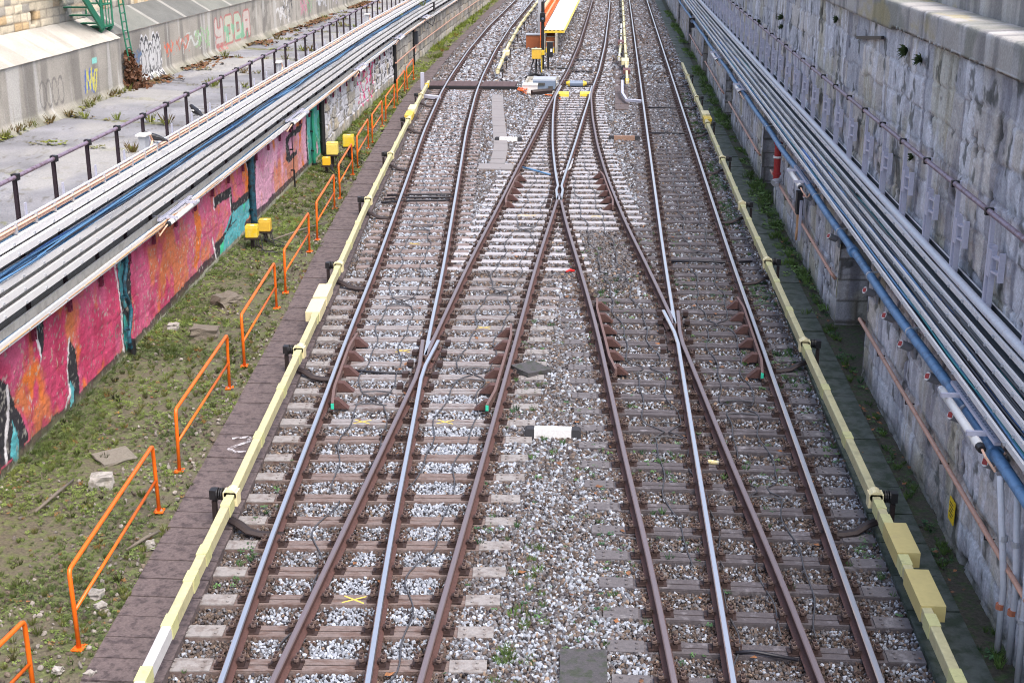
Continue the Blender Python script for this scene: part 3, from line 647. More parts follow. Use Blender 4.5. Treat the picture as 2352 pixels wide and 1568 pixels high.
# far bank: concrete foot, sloped ledge, stone wall
YC=35.5                                           # offset where the ladder hangs
def bank(y0,y1,dx,zt,name,label,gl):
    sv=np.arange(y0,y1,.045 if y1<60 else .06); 
    if y1>100: sv=np.concatenate([np.arange(y0,75,.05),np.arange(75,y1,.3)])
    zv=np.arange(FZ-.1,zt+.001,.035); S,Z=np.meshgrid(sv,zv,indexing='ij')
    f=fbm(S*1.5,Z*1.5,401,5); st=fbm(S*2.2,Z*.22,402,4); st2=fbm(S*2.8+9,Z*.16,403,3)
    C=lin(176,170,160)*np.ones(S.shape+(3,))*(.85+.6*(f-.5))[...,None]; C=mixc(C,lin(110,106,102),sst(.5,.64,st)*.6); C=mixc(C,lin(206,204,200),sst(.62,.74,st2)*.6)
    C=mixc(C,lin(112,114,92),sst(FZ+.35,FZ,Z+.2*(f-.5))*.6); C=mixc(C,lin(178,172,162),sst(zt-.3,zt,Z)*.3)
    for fn in gl: C=fn(S,Z,C)
    g=Grid(); bot=.25*sst(FZ+.25,FZ-.1,Z); g.sheet(np.stack([XF+dx+bot+.03*(f-.5),S,Z],-1),C)
    tv=np.arange(0,1.3,.05); S,T=np.meshgrid(sv,tv,indexing='ij'); f=fbm(S*2,T*2,411,4); st=fbm(S*2.5,T*.3,412,3)
    if dx>0: C=lin(204,198,188)*np.ones(S.shape+(3,)); C=mixc(C,lin(176,170,160),sst(.5,.6,st)*.6)
    else:
        C=lin(128,130,124)*np.ones(S.shape+(3,)); pn=_h(np.floor(S/2.6),np.floor(S*0),5); C=mixc(C,lin(104,104,104),(pn>.5)*.6); C=mixc(C,lin(176,174,168),(np.abs(S/2.6-np.floor(S/2.6)-.05)<.06)*.8)
    C=C*(.9+.35*(f-.5))[...,None]; g.sheet(np.stack([XF+dx+.04-T*.7,S,zt+T*.42+.02*(f-.5)],-1),C)
    zv=np.arange(0,2.6,.035); S,Z=np.meshgrid(sv,zv,indexing='ij'); h1,h2,e=blocks(S,Z,.21,.42,61 if dx>0 else 67,.15 if dx>0 else .5,.02 if dx>0 else .08); f=fbm(S*9,Z*9,421,4)
    C=lin(226,212,186)*np.ones(S.shape+(3,))*(.86+.3*h1+.3*(f-.5))[...,None]; C=mixc(C,lin(206,168,112),(h2>.78)*.7); C=mixc(C,lin(150,148,146),((h2<.16))*.7); C=mixc(C,lin(120,110,98),(e<.014)*.55)
    if dx<0.1: C=mixc(C,lin(104,100,96),(_h(np.floor(S*4),np.floor(Z*5),9)>.86)*.5)
    C=mixc(C,lin(140,140,140),sst(YC-3.2,YC-1.6,S)*.55*(dx>0)); d=.03*(h1-.5)+.02*(f-.5)-.015*(e<.014)
    if dx>0:                                      # one stone missing: a drain hole
        hl=(np.abs(S-32.2)<.14)&(np.abs(Z-.25)<.14); C=mixc(C,lin(40,36,32),hl*.95); d=d-.2*hl
    g.sheet(np.stack([XF+dx-.85+d,S,zt+.5+Z],-1),C)
    if dx>0:                                      # end faces at the offset
        for (xa,xb,za,zb) in ((XF+dx,XF-.4,FZ-.1,zt),(XF+dx-.85,XF-1.6,zt+.2,zt+3.1)):
            A,B=np.meshgrid(np.linspace(0,1,14),np.linspace(za,zb,40),indexing='ij'); f=fbm(A*5,B*3,431,4); C=lin(140,136,132)*np.ones(A.shape+(3,))*(.8+.5*(f-.5))[...,None]
            g.sheet(np.stack([xa+(xb-xa)*A,y1+0*A-.02,B],-1),C)
    return tag(g.build(name,M_vc),label,'wall')
def glyphs(S,Z,C,strokes,y0,z0,sx,sz,col,wd,fillc=None):
    """strokes in a unit box; drawn along the wall (reads left to right = growing Y)"""
    for st in strokes:
        pl=[(y0+a*sx,z0+q*sz) for a,q in st]; d=dline(S,Z,pl)
        if fillc is not None: C=mixc(C,fillc,(1-sst(wd*1.6,wd*2.2,d))*.85)
    for st in strokes:
        pl=[(y0+a*sx,z0+q*sz) for a,q in st]; d=dline(S,Z,pl)
        if fillc is not None:
            C=mixc(C,col,((d>wd*1.35)&(d<wd*2.1))*.0)
        C=mixc(C,col,(1-sst(wd*.4,wd*.6,d))*.9) if fillc is None else C
    if fillc is not None:                          # outline round the united body
        D=np.full(S.shape,9.)
        for st in strokes: D=np.minimum(D,dline(S,Z,[(y0+a*sx,z0+q*sz) for a,q in st]))
        C=mixc(C,col,((D>wd*1.5)&(D<wd*2.3))*.85)
    return C
LET={'Y':[[(0,1),(.0,.55),(.5,.45),(1,.55),(1,1)],[(1,.55),(1,0),(.1,0)]],'O':[[(0,0),(0,1),(1,1),(1,0),(0,0)]],'D':[[(0,0),(0,1),(.75,1),(1,.8),(1,.2),(.75,0),(0,0)]],'A':[[(0,0),(.1,1),(.9,1),(1,0)],[(.05,.45),(.95,.45)]],
 'E':[[(1,1),(0,1),(0,0),(1,0)],[(0,.5),(.8,.5)]],'R':[[(0,0),(0,1),(1,1),(1,.5),(0,.5),(1,0)]],'S':[[(1,1),(0,1),(0,.5),(1,.5),(1,0),(0,0)]],'I':[[(0,0),(0,1)]]}
def FWp(x,y,dx=0.): q=GX(x,y,XF+dx); return float(q[1]),float(q[2])
def yoda(S,Z,C):
    C=mixc(C,lin(206,200,190),((S>49.)&(S<59)&(Z>FZ+.2)&(Z<FZ+1.25)&(fbm(S*3,Z*3,441)>.44))*.3)
    y0,z0=FWp(492,88); y1,z1=FWp(580,72); wd=(y1-y0)/4.15
    for i,ch in enumerate('YODA'):
        C=glyphs(S,Z,C,LET[ch],y0+wd*(i+.22)+.0,FZ+.42,wd*.56,.62,lin(186,110,106),.085,[lin(206,198,190),lin(202,204,184),lin(190,204,184),lin(210,196,188)][i])
    for i,ch in enumerate('ERS'): C=glyphs(S,Z,C,LET[ch],y0+.28+.42*i,FZ+.14,.26,.2,lin(186,110,106),.05)
    C=mixc(C,lin(110,190,150),((S>y0+wd)&(S<y0+3.6*wd)&(Z>FZ+.3)&(Z<FZ+.9)&(fbm(S*2.4,Z*2.4,442)>.60))*.7)
    return C
def bubble(S,Z,C):                                 # rounded black and white throw-up
    y0,z0=FWp(326,150); y1,z1=FWp(370,140); n=5; wd=(y1-y0)/n; D=np.full(S.shape,9.)
    for i in range(n):
        cx=y0+wd*(i+.5); hgt=.5+.12*math.sin(i*2.1+.6); D=np.minimum(D,np.hypot((S-cx)/(wd*.62),(Z-FZ-.62)/hgt))
    C=mixc(C,lin(216,216,218),(D<1)*.75); C=mixc(C,lin(40,40,46),((D>.92)&(D<1.12))*.9); C=mixc(C,lin(236,236,240),((D>1.12)&(D<1.22))*.9)
    for i in range(n):
        cx=y0+wd*(i+.5); r=np.hypot((S-cx)/(wd*.46),(Z-FZ-.55)/.38); C=mixc(C,lin(40,40,46),(np.abs(r-.85)<.08)*.85)
    return C
def tags(S,Z,C):
    for (x,y,w,h,col,sd) in ((650,42,20,.6,lin(236,236,240),1),(662,40,16,.7,lin(60,60,66),2),(700,26,14,.5,lin(206,90,140),3),(712,24,10,.5,lin(110,180,120),4),(740,18,22,.5,lin(210,212,220),5),(770,10,14,.5,lin(200,190,206),6),(440,120,20,.4,lin(206,210,206),7),(420,105,12,.35,lin(200,110,90),8),(388,110,8,.3,lin(232,100,60),9),(300,165,18,.35,lin(110,112,120),10),(310,160,12,.3,lin(90,120,160),12),(465,95,14,.45,lin(150,190,140),11)):
        yy,zz=FWp(x,y); L=w*.055; zc=FZ+.72; q=np.sin((S-yy)*9/L*.8+3*fbm(S*2,Z*2,500+sd))*.35*h+zc
        m=(np.abs(S-yy)<L)&(np.abs(Z-zc)<h*.75); wv=np.abs(fbm(S*1.6/L,Z*2.2,510+sd)-.5)
        C=mixc(C,col,(m&((wv<.035)|(np.abs(Z-q)<.05)))*.85)
    return C
def lefttags(S,Z,C):
    yy,zz=FWp(210,185,.18)
    for k,(col,o) in enumerate(((lin(70,104,186),0.),(lin(214,206,92),.12))):
        pl=[(yy-.45+o,FZ+.35),(yy-.35+o,FZ+.85),(yy-.2+o,FZ+.4),(yy-.05+o,FZ+.85),(yy+.0+o,FZ+.35),(yy+.15+o,FZ+.8),(yy+.3+o,FZ+.8),(yy+.2+o,FZ+.5),(yy+.1+o,FZ+.3)]; C=mixc(C,col,(dline(S,Z,pl)<.04)*.9)
    C=mixc(C,lin(140,220,210),((np.abs(S-33.6)<.14)&(np.abs(Z-FZ-1.05)<.07))*.9)
    for k in range(4):
        y0=yy-3.0+.35*k; C=mixc(C,lin(96,92,92),(np.abs(np.hypot((S-y0)/.16,(Z-FZ-.6)/.3)-1)<.12)*.6)
    return C
bank(12,YC,.18,FZ+1.42,'canal_bank_wall','beige block wall on a pale sloped ledge, left of the green ladder',[lefttags])
bank(YC-.4,126,0.,FZ+1.50,'canal_bank_wall','canal bank wall with large block letters, right of the green ladder',[bubble,tags,yoda])
#SECTION4
# ------------------------------------------------------------------ cable racks
YA=np.concatenate([np.arange(8,60,.5),np.arange(60,126,1.5)])
PL=[(XL(y),y,0) for y in YA]; PRt=[(4.40,y,0) for y in YA]
def tray(pts,sg,z,lip,h,wd,label,inner,bolts=.75,dash=False,back=.03):
    t=thing('cable_tray',(pts[20][0],pts[20][1],z),label,'cable tray')
    b=MB(); pr=[(back,h+.06),(back-.03,h+.06),(back-.03,-.012),(wd,-.012),(wd,h),(wd-lip,h),(wd-lip,h-.012),(wd-.015,h-.012),(wd-.015,0),(back,0)]
    pr=[(sg*a,zz+z) for a,zz in pr]
    if sg<0: pr=pr[::-1]; mm={9-2-0:1}
    idx=lambda k:(k if sg>0 else (8-k)%10)
    b.sweep(pts,pr,mfun=lambda k:0 if idx(k) in (0,2,3,4,5,1) else 1); b.build('trough',[M_tray,inner],t)
    c=MB(); y=pts[0][1]
    while y<75:
        x=float(np.interp(y,YA,[p[0] for p in pts])); c.box((x+sg*(wd+.008),y,z+.02),(.03,.035,.035)); c.cur=0
        if dash: c.box((x+sg*(wd*.55),y+.2,z+.03),(.16,.03,.05))
        if dash: c.box((x+sg*(wd*.55),y+.55,z+.03),(.16,.03,.05))
        y+=bolts
    kind(c.build('clip',M_galv,t),'stuff')
    return t
LT=[1.97,2.37,2.56,2.75,3.06,3.20]; LN=['lowest','second lowest','third lowest','fourth lowest','fifth lowest','topmost']
LX=['holding a tan cable above the mural','empty with a pale grey trough','empty with a pale grey trough','holding the slate blue cable bundle','empty with a wide white lip','holding a light blue cable']
for i,z in enumerate(LT):
    lip=.045 if i<4 else .07
    tray(PL,1,z,lip,.095,.31 if i<4 else (.28 if i==4 else .22),'%s white tray on the left wall, %s'%(LN[i],LX[i]),M_trayin,dash=(i==4),back=.15 if i<4 else .06)
RTz=[2.39,2.585,2.785,2.99,3.185,3.40]; RX=LN
RXX=['with black cables and a salmon pipe','packed with bright blue cables','packed with blue and dark cables','packed with teal and black cables','empty with a dark perforated floor','with black and pale cables']
ST=.085
RTz=[z-1.3*ST*i for i,z in enumerate(RTz)]
for i,z in enumerate(RTz): tray([(q[0]+ST*i,q[1],0) for q in PRt],-1,z+.02,.03,.055,.29,'%s white tray on the right wall, %s'%(RX[i],RXX[i]),M_trayR,back=.05)
def wav(y,a,b,c): return math.sin(y*.31*b+a)+.6*math.sin(y*.83*b+2.3*a)+.35*math.sin(y*1.9+c)
def bundle(name,label,cat,basef,spec,parts='cable'):
    """spec: list of (lateral, height, radius, material, swing)"""
    p=basef(22.); t=thing(name,p,label,cat)
    for (dx,dz,r,m,sw) in spec:
        a,b_,c=random.uniform(0,6),random.uniform(.8,1.3),random.uniform(0,6); pts=[]
        for y in np.concatenate([np.arange(8,60,.4),np.arange(60,126,1.6)]):
            q=basef(y); pts.append((q[0]+dx+sw*.5*wav(y,a,b_,c),y,q[2]+dz+abs(sw)*.22*wav(y,c,b_,a)))
        mb=MB(); mb.tube(pts,r,5); mb.build(parts,m,t,smooth=True)
    return t
LB=lambda zz,off: (lambda y:(float(XL(y))+off,y,zz))
bundle('cable_bundle','slate blue cable bundle snaking along the left cable trays','cables',LB(LT[3]+.06,.23),[(random.uniform(-.08,.09),random.uniform(0,.11),random.choice([.016,.02,.024]),random.choice([M_cblue2,M_cblue2,M_cblue2,M_cblack,M_cblue]),.05) for _ in range(14)])
bundle('cable_bundle','tan and black cables in the lowest tray of the left wall','cables',LB(LT[0]+.03,.22),[(.06,.03,.022,M_tan,.03),(.0,.0,.02,M_cblack,.04),(-.05,.0,.018,M_cblue2,.04),(.09,0,.014,M_tan,.03)])
bundle('cable_bundle','light blue cable in the topmost tray of the left wall','cables',LB(LT[5]+.05,.10),[(.0,.03,.016,M_clight,.03),(.03,.03,.012,M_cblue2,.04)])
bundle('conduit_bundle','peach conduits tied in a row along the fence posts on the left','conduits',LB(3.36,.12),[(.035,.0,.022,M_obund,.012),(.0,.035,.022,M_obund,.012),(.05,.045,.02,M_obund,.016),(.0,-.02,.02,M_obund,.012),(.02,.09,.022,M_whitep,.0)],'conduit')
t=COL.objects['conduit_bundle']; b=MB()
for y in np.arange(9,70,.75):
    x=float(XL(y))+.12; b.box((x+.02,y,3.39),(.11,.03,.15))
kind(b.build('tie',M_galv,t),'stuff')
RB=lambda zz: (lambda y,i=int(np.argmin([abs(zz-.03-q) for q in RTz])):(4.245+ST*i-.03,y,zz-.005))
def spec(n,ms,rs,sw=.045,hi=.085): return [(random.uniform(-.045,.08),random.uniform(0,hi),random.choice(rs),random.choice(ms),sw) for _ in range(n)]
bundle('cable_bundle','black cables and a salmon pipe in the lowest right tray','cables',RB(RTz[0]+.02),[(.05,.03,.024,M_copper,.012)]+spec(7,[M_cblack,M_cblack,M_cteal,M_cblue2],[.014,.018],.04,.05))
bundle('cable_bundle','thick bright blue cables in the second right tray','cables',RB(RTz[1]+.02),spec(16,[M_cblue,M_cblue,M_cblue,M_cblue2,M_cblack],[.018,.022,.025],.035))
bundle('cable_bundle','blue and dark cables in the third right tray','cables',RB(RTz[2]+.02),spec(15,[M_cblue,M_cblue,M_cblack,M_cblue2,M_cteal],[.016,.02,.024],.045))
bundle('cable_bundle','teal and black cables in the fourth right tray','cables',RB(RTz[3]+.02),spec(14,[M_cteal,M_cteal,M_cblack,M_cblack,M_cblue],[.016,.02,.022],.05))
bundle('cable_bundle','black and pale cables beside the white pipe on the right','cables',RB(RTz[5]+.03),spec(9,[M_cblack,M_cblack,M_cpale,M_cblack],[.016,.02],.05,.07))
def pipe(name,pts,r,m,label,cat,n=10,smooth=True):
    b=MB(); b.tube(pts,r,n); return tag(b.build(name,m,smooth=smooth),label,cat)
# left fence: perforated posts rising from the wall face, with a pipe handrail
t=thing('handrail_fence',(float(XL(20)),20,1.7),'dark perforated posts with a mauve handrail between trays and canal','fence')
pts=[(float(XL(y))+.05,y,4.03) for y in YA]; b=MB(); b.tube(pts,.033,8); b.build('handrail',M_rail_p,t,smooth=True)
pb=None; Y=18.47-1.5*6; k=0
while Y<112:
    b=MB(); z0,z1=1.74,4.08
    for s in (-.028,.028): b.box((s,0,(z0+z1)/2),(.014,.045,z1-z0)) if False else b.box((0,s,(z0+z1)/2),(.045,.014,z1-z0))
    for i in range(26): b.box((0,0,z0+.03+i*(z1-z0-.05)/25.),(.03,.05,.038))
    if pb is None: o=b.build('post',M_post); pb=o.data
    else: o=bpy.data.objects.new('post',pb); COL.objects.link(o)
    o.parent=t; o.location=(float(XL(Y))+.03-t.location.x,Y-t.location.y,-t.location.z)
    c=MB(); c.box((float(XL(Y))+.05,Y,4.03),(.10,.09,.09)); q=c.build('clamp',M_black); q.parent=o; q.matrix_parent_inverse.identity(); 
    for v in q.data.vertices: v.co-=Vector((float(XL(Y))+.03,Y,0))
    c=MB(); c.box((.05,.15,3.46),(.02,.06,.34)); q=c.build('side_plate',M_wbr); q.parent=o
    Y+=1.5
# right rack uprights with the mauve pipe
t=thing('bracket_rail',(4.42,20,2.0),'lilac grey uprights with bracket arms and a mauve pipe on the right wall','rack')
b=MB(); b.tube([(4.60,y,4.17-.0009*(y-15)) for y in YA],.036,8); b.build('mauve_pipe',M_rail_p,t,smooth=True)
pb=[None]*3; Y=16.47-1.74*4
while Y<112:
    def inst(i,mk,m,par,loc,nm):
        if pb[i] is None: o=mk().build(nm,m); pb[i]=o.data
        else: o=bpy.data.objects.new(nm,pb[i]); COL.objects.link(o)
        o.parent=par; o.location=loc; return o
    def up():
        b=MB(); b.box((.0,.08,1.22),(.05,.07,2.46)); b.box((.03,-.05,1.02),(.014,.15,2.0)); b.box((.0,-.12,1.02),(.07,.014,2.0)); b.box((.0,.02,1.02),(.07,.014,2.0))
        b.cur=1
        for i in range(18): b.box((.020,-.05,.12+i*.105),(.010,.034,.05))
        return b
    def arm():
        b=MB()
        for s in (-.09,.09): b.beam((0,0,s),(.03,-.36,s+.02),.07,.03)
        b.beam((.02,-.37,-.16),(.02,-.37,.20),.07,.04); b.box((-.02,-.02,0),(.03,.14,.34)); return b
    def cl():
        b=MB(); b.box((0,0,0),(.10,.07,.09)); return b
    o=inst(0,up,[M_wbr,M_black],t,(4.67-4.42,Y-20,-.25),'upright'); inst(1,arm,M_wbr,o,(.0,-.05,1.80),'bracket_arm'); inst(2,cl,M_black,o,(-.06,.07,2.41),'clamp'); Y+=1.74
pipe('white_pipe',[(4.62,y,2.985-.0008*(y-16)) for y in YA],.06,M_whitep,'smooth white pipe running above the right cable trays','pipe')
bp=[(4.19+.012*math.sin(y*.9)+(.0 if y<30 else .0),y,2.09-.0018*(y-13)+.012*math.sin(y*.5)) for y in YA]
t=thing('blue_pipe',bp[20],'bright blue pipe hung below the right cable trays','pipe'); b=MB(); b.tube(bp,.068,10); b.build('pipe',M_bluep,t,smooth=True)
for y in np.arange(12.,70,3.1):
    c=MB(); z=2.09-.0018*(y-13)+.012*math.sin(y*.5); c.cyl((4.19,y-.025,z),(4.19,y+.025,z),.078,12); c.beam((4.19,y,z+.05),(4.42,y,z+.1),.03,.02); c.build('pipe_clamp',M_galv,t)
for y in (23.0,13.9,46.):
    c=MB(); z=2.09-.0018*(y-13)+.012*math.sin(y*.5); c.cyl((4.19,y-.12,z),(4.19,y+.12,z),.095,14); c.build('coupling',M_bluep,t)
# salmon handrail pipes between the recesses
def handr(y0,y1,z,label,xx=4.30):
    t=thing('handrail',(xx,(y0+y1)/2,z),label,'handrail'); b=MB(); b.tube([(xx+.10,y1+.06,z-.10),(xx+.02,y1+.05,z-.02),(xx,y1,z),(xx,y0,z),(xx+.02,y0-.05,z-.02),(xx+.08,y0-.06,z-.1)],.032,8); b.build('pipe',M_copper,t,smooth=True)
    y=y0+.8
    while y<y1-.4:
        c=MB(); c.tube([(xx,y,z),(xx,y,z-.1),(xx+.14,y,z-.1)],.012,6); c.build('hook',M_iron,t); y+=2.2
handr(9.,22.5,.99,'salmon pipe handrail on the nearest stretch of the right wall')
handr(25.7,36.5,.95,'salmon pipe handrail on the right wall behind the first recess')
handr(40.,50.8,.85,'salmon pipe handrail on the right wall, third stretch from the front')
handr(54.2,65.1,.82,'salmon pipe handrail on the right wall, fourth stretch from the front'); handr(68.6,79.4,.82,'salmon pipe handrail on the right wall, most distant stretch')
p0=WP(931,130);xx=lambda y:float(XL(y))+.14
b=MB(); b.tube([(xx(y)+.0,y,.95) for y in np.arange(62,122,1.5)],.032,8); tag(b.build('handrail',M_copper,smooth=True),'salmon pipe handrail on the distant left stone wall','handrail')
# ------------------------------------------------------------------ conductor rails
M_boxy=mat('junction_yellow',lin(206,192,130),.5,0,.06,4,.03,40,col2=lin(196,180,128),c2lo=.6,c2hi=.72)
def conductor(path,y0,y1,z,label,side,ins,caps,covers=(),tip=None,gap=.15,feet=True,mm=None,w=.118):
    """side: where the support posts stand (+1 right, -1 left)"""
    x=lambda y: float(path(y)); ym=(y0+y1)/2
    t=thing('conductor_rail',(x(ym),ym,z),label,'conductor rail')
    marks=sorted(set([y0,y1]+[c for c in caps if y0<c<y1]))
    for i,(a,b_) in enumerate(zip(marks[:-1],marks[1:])):
        b=MB(); ys=np.linspace(a,b_,max(2,int((b_-a)/.8)+1)); b.sweep([(x(y),y,z) for y in ys],[(-w/2+.002,-.085),(-w/2+.006,.055),(-w/2+.014,.062),(w/2-.014,.062),(w/2-.006,.055),(w/2-.002,-.085)])
        b.build('cover',(mm(i,a) if mm else (M_yel)),t)
    for c in caps:
        if y0<=c<=y1:
            b=MB(); b.sweep([(x(c-.13),c-.13,z),(x(c+.13),c+.13,z)],[(-w/2-.006,-.095),(-w/2-.002,.068),(w/2+.002,.068),(w/2+.006,-.095)]); b.cur=0; q=b.build('joint_cap',M_cap,t)
            for e in (-.137,.137):
                s=MB(); s.sweep([(x(c+e-.006),c+e-.006,z),(x(c+e+.006),c+e+.006,z)],[(-w/2-.007,-.09),(-w/2-.003,.07),(w/2+.003,.07),(w/2+.007,-.09)]); s.build('seam',M_iron,q)
            s=MB(); s.cyl((x(c),c,z+.07),(x(c),c,z+.082),.014,8); s.build('screw',M_iron,q)
    for c in ins:
        if not (y0<=c<=y1): continue
        b=MB(); xx=x(c); b.box((xx,c,z-.01),(w+.07,.17,.19)); b.cyl((xx,c-.085,z+.045),(xx,c+.085,z+.045),(w+.06)/2*.92,14); s=MB()
        q=b.build('insulator_saddle',M_cream if c<60 else M_yel,t)
        for j in range(3): s.cyl((xx+side*(.115+.03*j),c,z+.03),(xx+side*(.13+.03*j),c,z+.03),.085-.008*(j%2),14)
        s.box((xx+side*.235,c,z+.03),(.09,.12,.13)); s.build('insulator',M_rubber,t)
        s=MB(); s.box((xx+side*.235,c,z/2-.05),(.055,.075,z-.02)); s.box((xx+side*.235,c,-.0),(.14,.14,.03)); r_=s.build('support_post',M_iron,t)
        if feet:
            s=MB(); f=xx-side*.72; s.sweep([(f,c-.25,0),(f+side*.3,c-.25,0),(f+side*.46,c-.22,.02),(f+side*.62,c-.12,.08),(f+side*.78,c-.02,.10)],[(-.07,.0),(-.07,.02),(-.03,.05),(.03,.05),(.07,.02),(.07,.0)]); s.build('foot_bracket',M_iron,t)
    for (c,L,dx,wd,m) in covers:
        b=MB(); b.box((x(c)+dx,c,z-.015),(wd,L,.19),rz=-math.atan(float(path(c+.3)-path(c-.3))/.6)); b.build('junction_cover',m,t)
    if tip: 
        b=MB(); b.box((x(tip),tip,z),(w+.05,.16,.18)); b.build('end_cover',M_gyel,t)
    return t
IR=[9.9,16.3,22.75,28.5,34.4,41.1,48.1,55.0,62.4]; capsR=[]
for a,b_ in zip(IR[:-1],IR[1:]): capsR+=[a-.32,a+2.05,a+4.1]
capsR=[c for c in capsR if not (13.0<c<15.4 and c!=0)]+[13.05,14.45,15.55,11.4]
conductor(TRR,7,67.8,.42,'long pale yellow conductor rail beside the right walkway',1,IR,capsR,[(13.75,.86,.07,.27,M_boxy),(15.0,.82,.07,.27,M_boxy),(50.6,.9,.07,.28,M_cream),(49.3,.8,.07,.28,M_gyel)])
IL=[9.4,15.75,21.75,27.5,34.3,41.1,48.3,55.0]; capsL=[]
for a,b_ in zip(IL[:-1],IL[1:]): capsL+=[a-.3,a+2.0,a+4.05]
capsL+=[12.45,14.1]
conductor(TRL,7,59.6,.42,'long pale yellow conductor rail beside the left walkway',-1,IL,capsL,[(25.35,.95,-.06,.27,M_cream),(24.3,.9,-.06,.27,M_cream),(51.2,1.3,-.06,.28,M_cream),(49.6,1.1,-.06,.28,M_gyel)],58.4,mm=lambda i,a:M_whcov if a<12.3 else M_yel)
q=[GX for _ in ()]
cI=curve([61.5,70,80,95,120],[-5.42+.0,-5.82,-6.12,-6.42,-6.55],5)
c0=lambda y: C_(y)+.72+.0*y
conductor(c0,63.8,124,.40,'stepped cream conductor rail along the inside of the curving left track',1,list(np.arange(64.2,124,4.6)),list(np.arange(65.4,124,2.3)),[(73.,1.4,.05,.34,M_cream)],mm=lambda i,a:M_cream,feet=False)
c1=lambda y: FF(y)-.62+0*np.asarray(y)
conductor(c1,60.3,124,.40,'cream conductor rail left of the straight right track',-1,list(np.arange(72.,124,5.2)),list(np.arange(62.,124,2.6)),[(69.0,1.6,-.05,.36,M_cream),(64.8,1.0,0,.34,mat('cover_maroon',lin(112,72,70),.6,0,.1,5))],60.8,mm=lambda i,a:M_cream,feet=False)
c2=lambda y: D_(y)+.93+0*np.asarray(y)
conductor(c2,70.2,92,.36,'short grey and cream conductor rail piece in the middle strip',1,[70.6,77.,84.],[73.,75.,80.],[(79.5,1.3,0,.34,mat('cover_maroon',lin(112,72,70),.6,0,.1,5))],mm=lambda i,a:[M_whcov,M_cream,M_conc][i%3],feet=False)
b=MB(); x=float(c1(60.))
b.tube([(x-.22,59.9,.5),(x-.22,57.6,.25),(x-.05,56.2,.16),(x+.55,56.0,.15)],.07,4); tag(b.build('ramp_bracket',M_wbr),'pale grey bent bracket at the end of the right inner conductor rail','bracket')
x=float(TRL(59.)); t=thing('end_bracket',(x,58.5,0),'pale grey end bracket at the tip of the left conductor rail','bracket'); b=MB(); b.box((x-.32,59.6,.45),(.14,.22,.75)); b.build('upright',M_wbr,t); b=MB(); b.beam((x+.05,57.2,.12),(x+.75,56.9,.10),.3,.12); b.build('foot',M_wbr,t)
#SECTION5
# ------------------------------------------------------------------ orange railings on the verge
RLP=[((-5.95,9.0),(-5.71,11.55)),((-5.66,12.6),(-5.92,16.1)),((-6.07,17.45),(-6.31,20.95)),((-6.36,22.1),(-6.66,25.7)),((-6.75,26.85),(-7.02,30.4)),((-7.09,31.6),(-7.38,35.15)),((-7.49,36.5),(-7.79,40.0)),((-7.87,41.2),(-8.16,44.75)),((-8.23,45.95),(-8.48,49.5)),((-8.56,50.8),(-8.80,54.35)),((-8.88,55.65),(-9.10,59.2)),((-9.15,60.3),(-9.38,63.9))]
LR=['orange tube railing cut by the bottom left corner','orange tube railing with a broken plate, near the white painted slab','orange tube railing beside the pale square stone in the grass','orange tube railing opposite the two lumps of weathered wood','orange tube railing between the wood lumps and the pair of yellow boxes','orange tube railing just in front of the black tube on the wall','orange tube railing hiding part of the three yellow boxes','orange tube railing standing just behind the three yellow boxes']+['%s orange tube railing counted from the far end of the verge'%o for o in ('fourth','third','second')]+['orange tube railing farthest away, by the yellow conductor rail tip']
for (a,b_),lb in zip(RLP,LR):
    a=np.array([*a,0.]);c=np.array([*b_,0.]); t=thing('tube_railing',(a+c)/2,lb,'railing','orange railings along the grass verge')
    h=.95+random.uniform(-.02,.03); d=(c-a)/np.linalg.norm(c-a); ln=random.uniform(-.02,.02)
    b=MB(); A,B=a+[ln,0,h],c+[ln,0,h]
    b.tube([a+[0,0,-.05],a+[ln*.6,0,h*.6],A-[0,0,.05],A+d*.02-[0,0,.012],A+d*.06,B-d*.06,B-d*.02-[0,0,.012],B-[0,0,.05],c+[ln*.6,0,h*.6],c+[0,0,-.05]],.026,10); b.build('frame_tube',M_orange,t,smooth=True)
    b=MB(); b.tube([a+[ln*.5,0,h*.48],c+[ln*.5,0,h*.48]],.02,8); b.build('mid_tube',M_orange,t,smooth=True)
    for p in (a,c):
        b=MB(); b.box((p[0],p[1],.012),(.13,.15,.014),random.uniform(-.3,.3)); b.cyl(p+[.045,.045,.01],p+[.045,.045,.035],.012,6); b.cyl(p+[-.045,-.045,.01],p+[-.045,-.045,.035],.012,6); b.build('foot_plate',M_orange,t)
# ------------------------------------------------------------------ fittings of the left wall
def wallpipe(x,y0,y1,r,m,label,foot=None,off=.08,wob=0.,name='downpipe'):
    Y=WP(x,y1,off)[0]; z1=1.96; xx=float(XL(Y))+off
    t=thing(name,(xx,Y,0),label,'pipe'); n=10
    b=MB(); b.tube([(xx,Y+wob*math.sin(i*1.3)*.12,z1*(1-i/n)+.02) for i in range(n+1)],r,8); b.build('tube',m,t,smooth=True)
    if foot: b=MB(); b.cyl((xx+.01,Y,.0),(xx+.01,Y,foot),r*1.75,12); b.build('foot_sleeve',M_black,t)
    for z in (.5,1.1,1.7): b=MB(); b.box((xx-.03,Y+wob*math.sin((1-z/1.96)*13)*.12,z),(.1,r*2+.05,.035)); b.build('clip',M_black if m is not M_teal else M_teal,t)
wallpipe(305,600,815,.035,M_teal,'teal painted bent pipe with a black foot on the mural wall',.28,.09,1.)
wallpipe(583,360,500,.085,mat('teal_dark',lin(26,78,98),.6,0,.35,9,col2=lin(20,36,50)),'thick teal and black downpipe at the edge of the pale mural')
wallpipe(677,300,432,.014,M_black,'thin black cable ending in a fat black tube at the wall foot',.5,.1,.5)
wallpipe(722,240,372,.05,mat('green_pipe',lin(30,140,112),.6,0,.2,9),'green painted downpipe inside the turquoise end of the mural',.1)
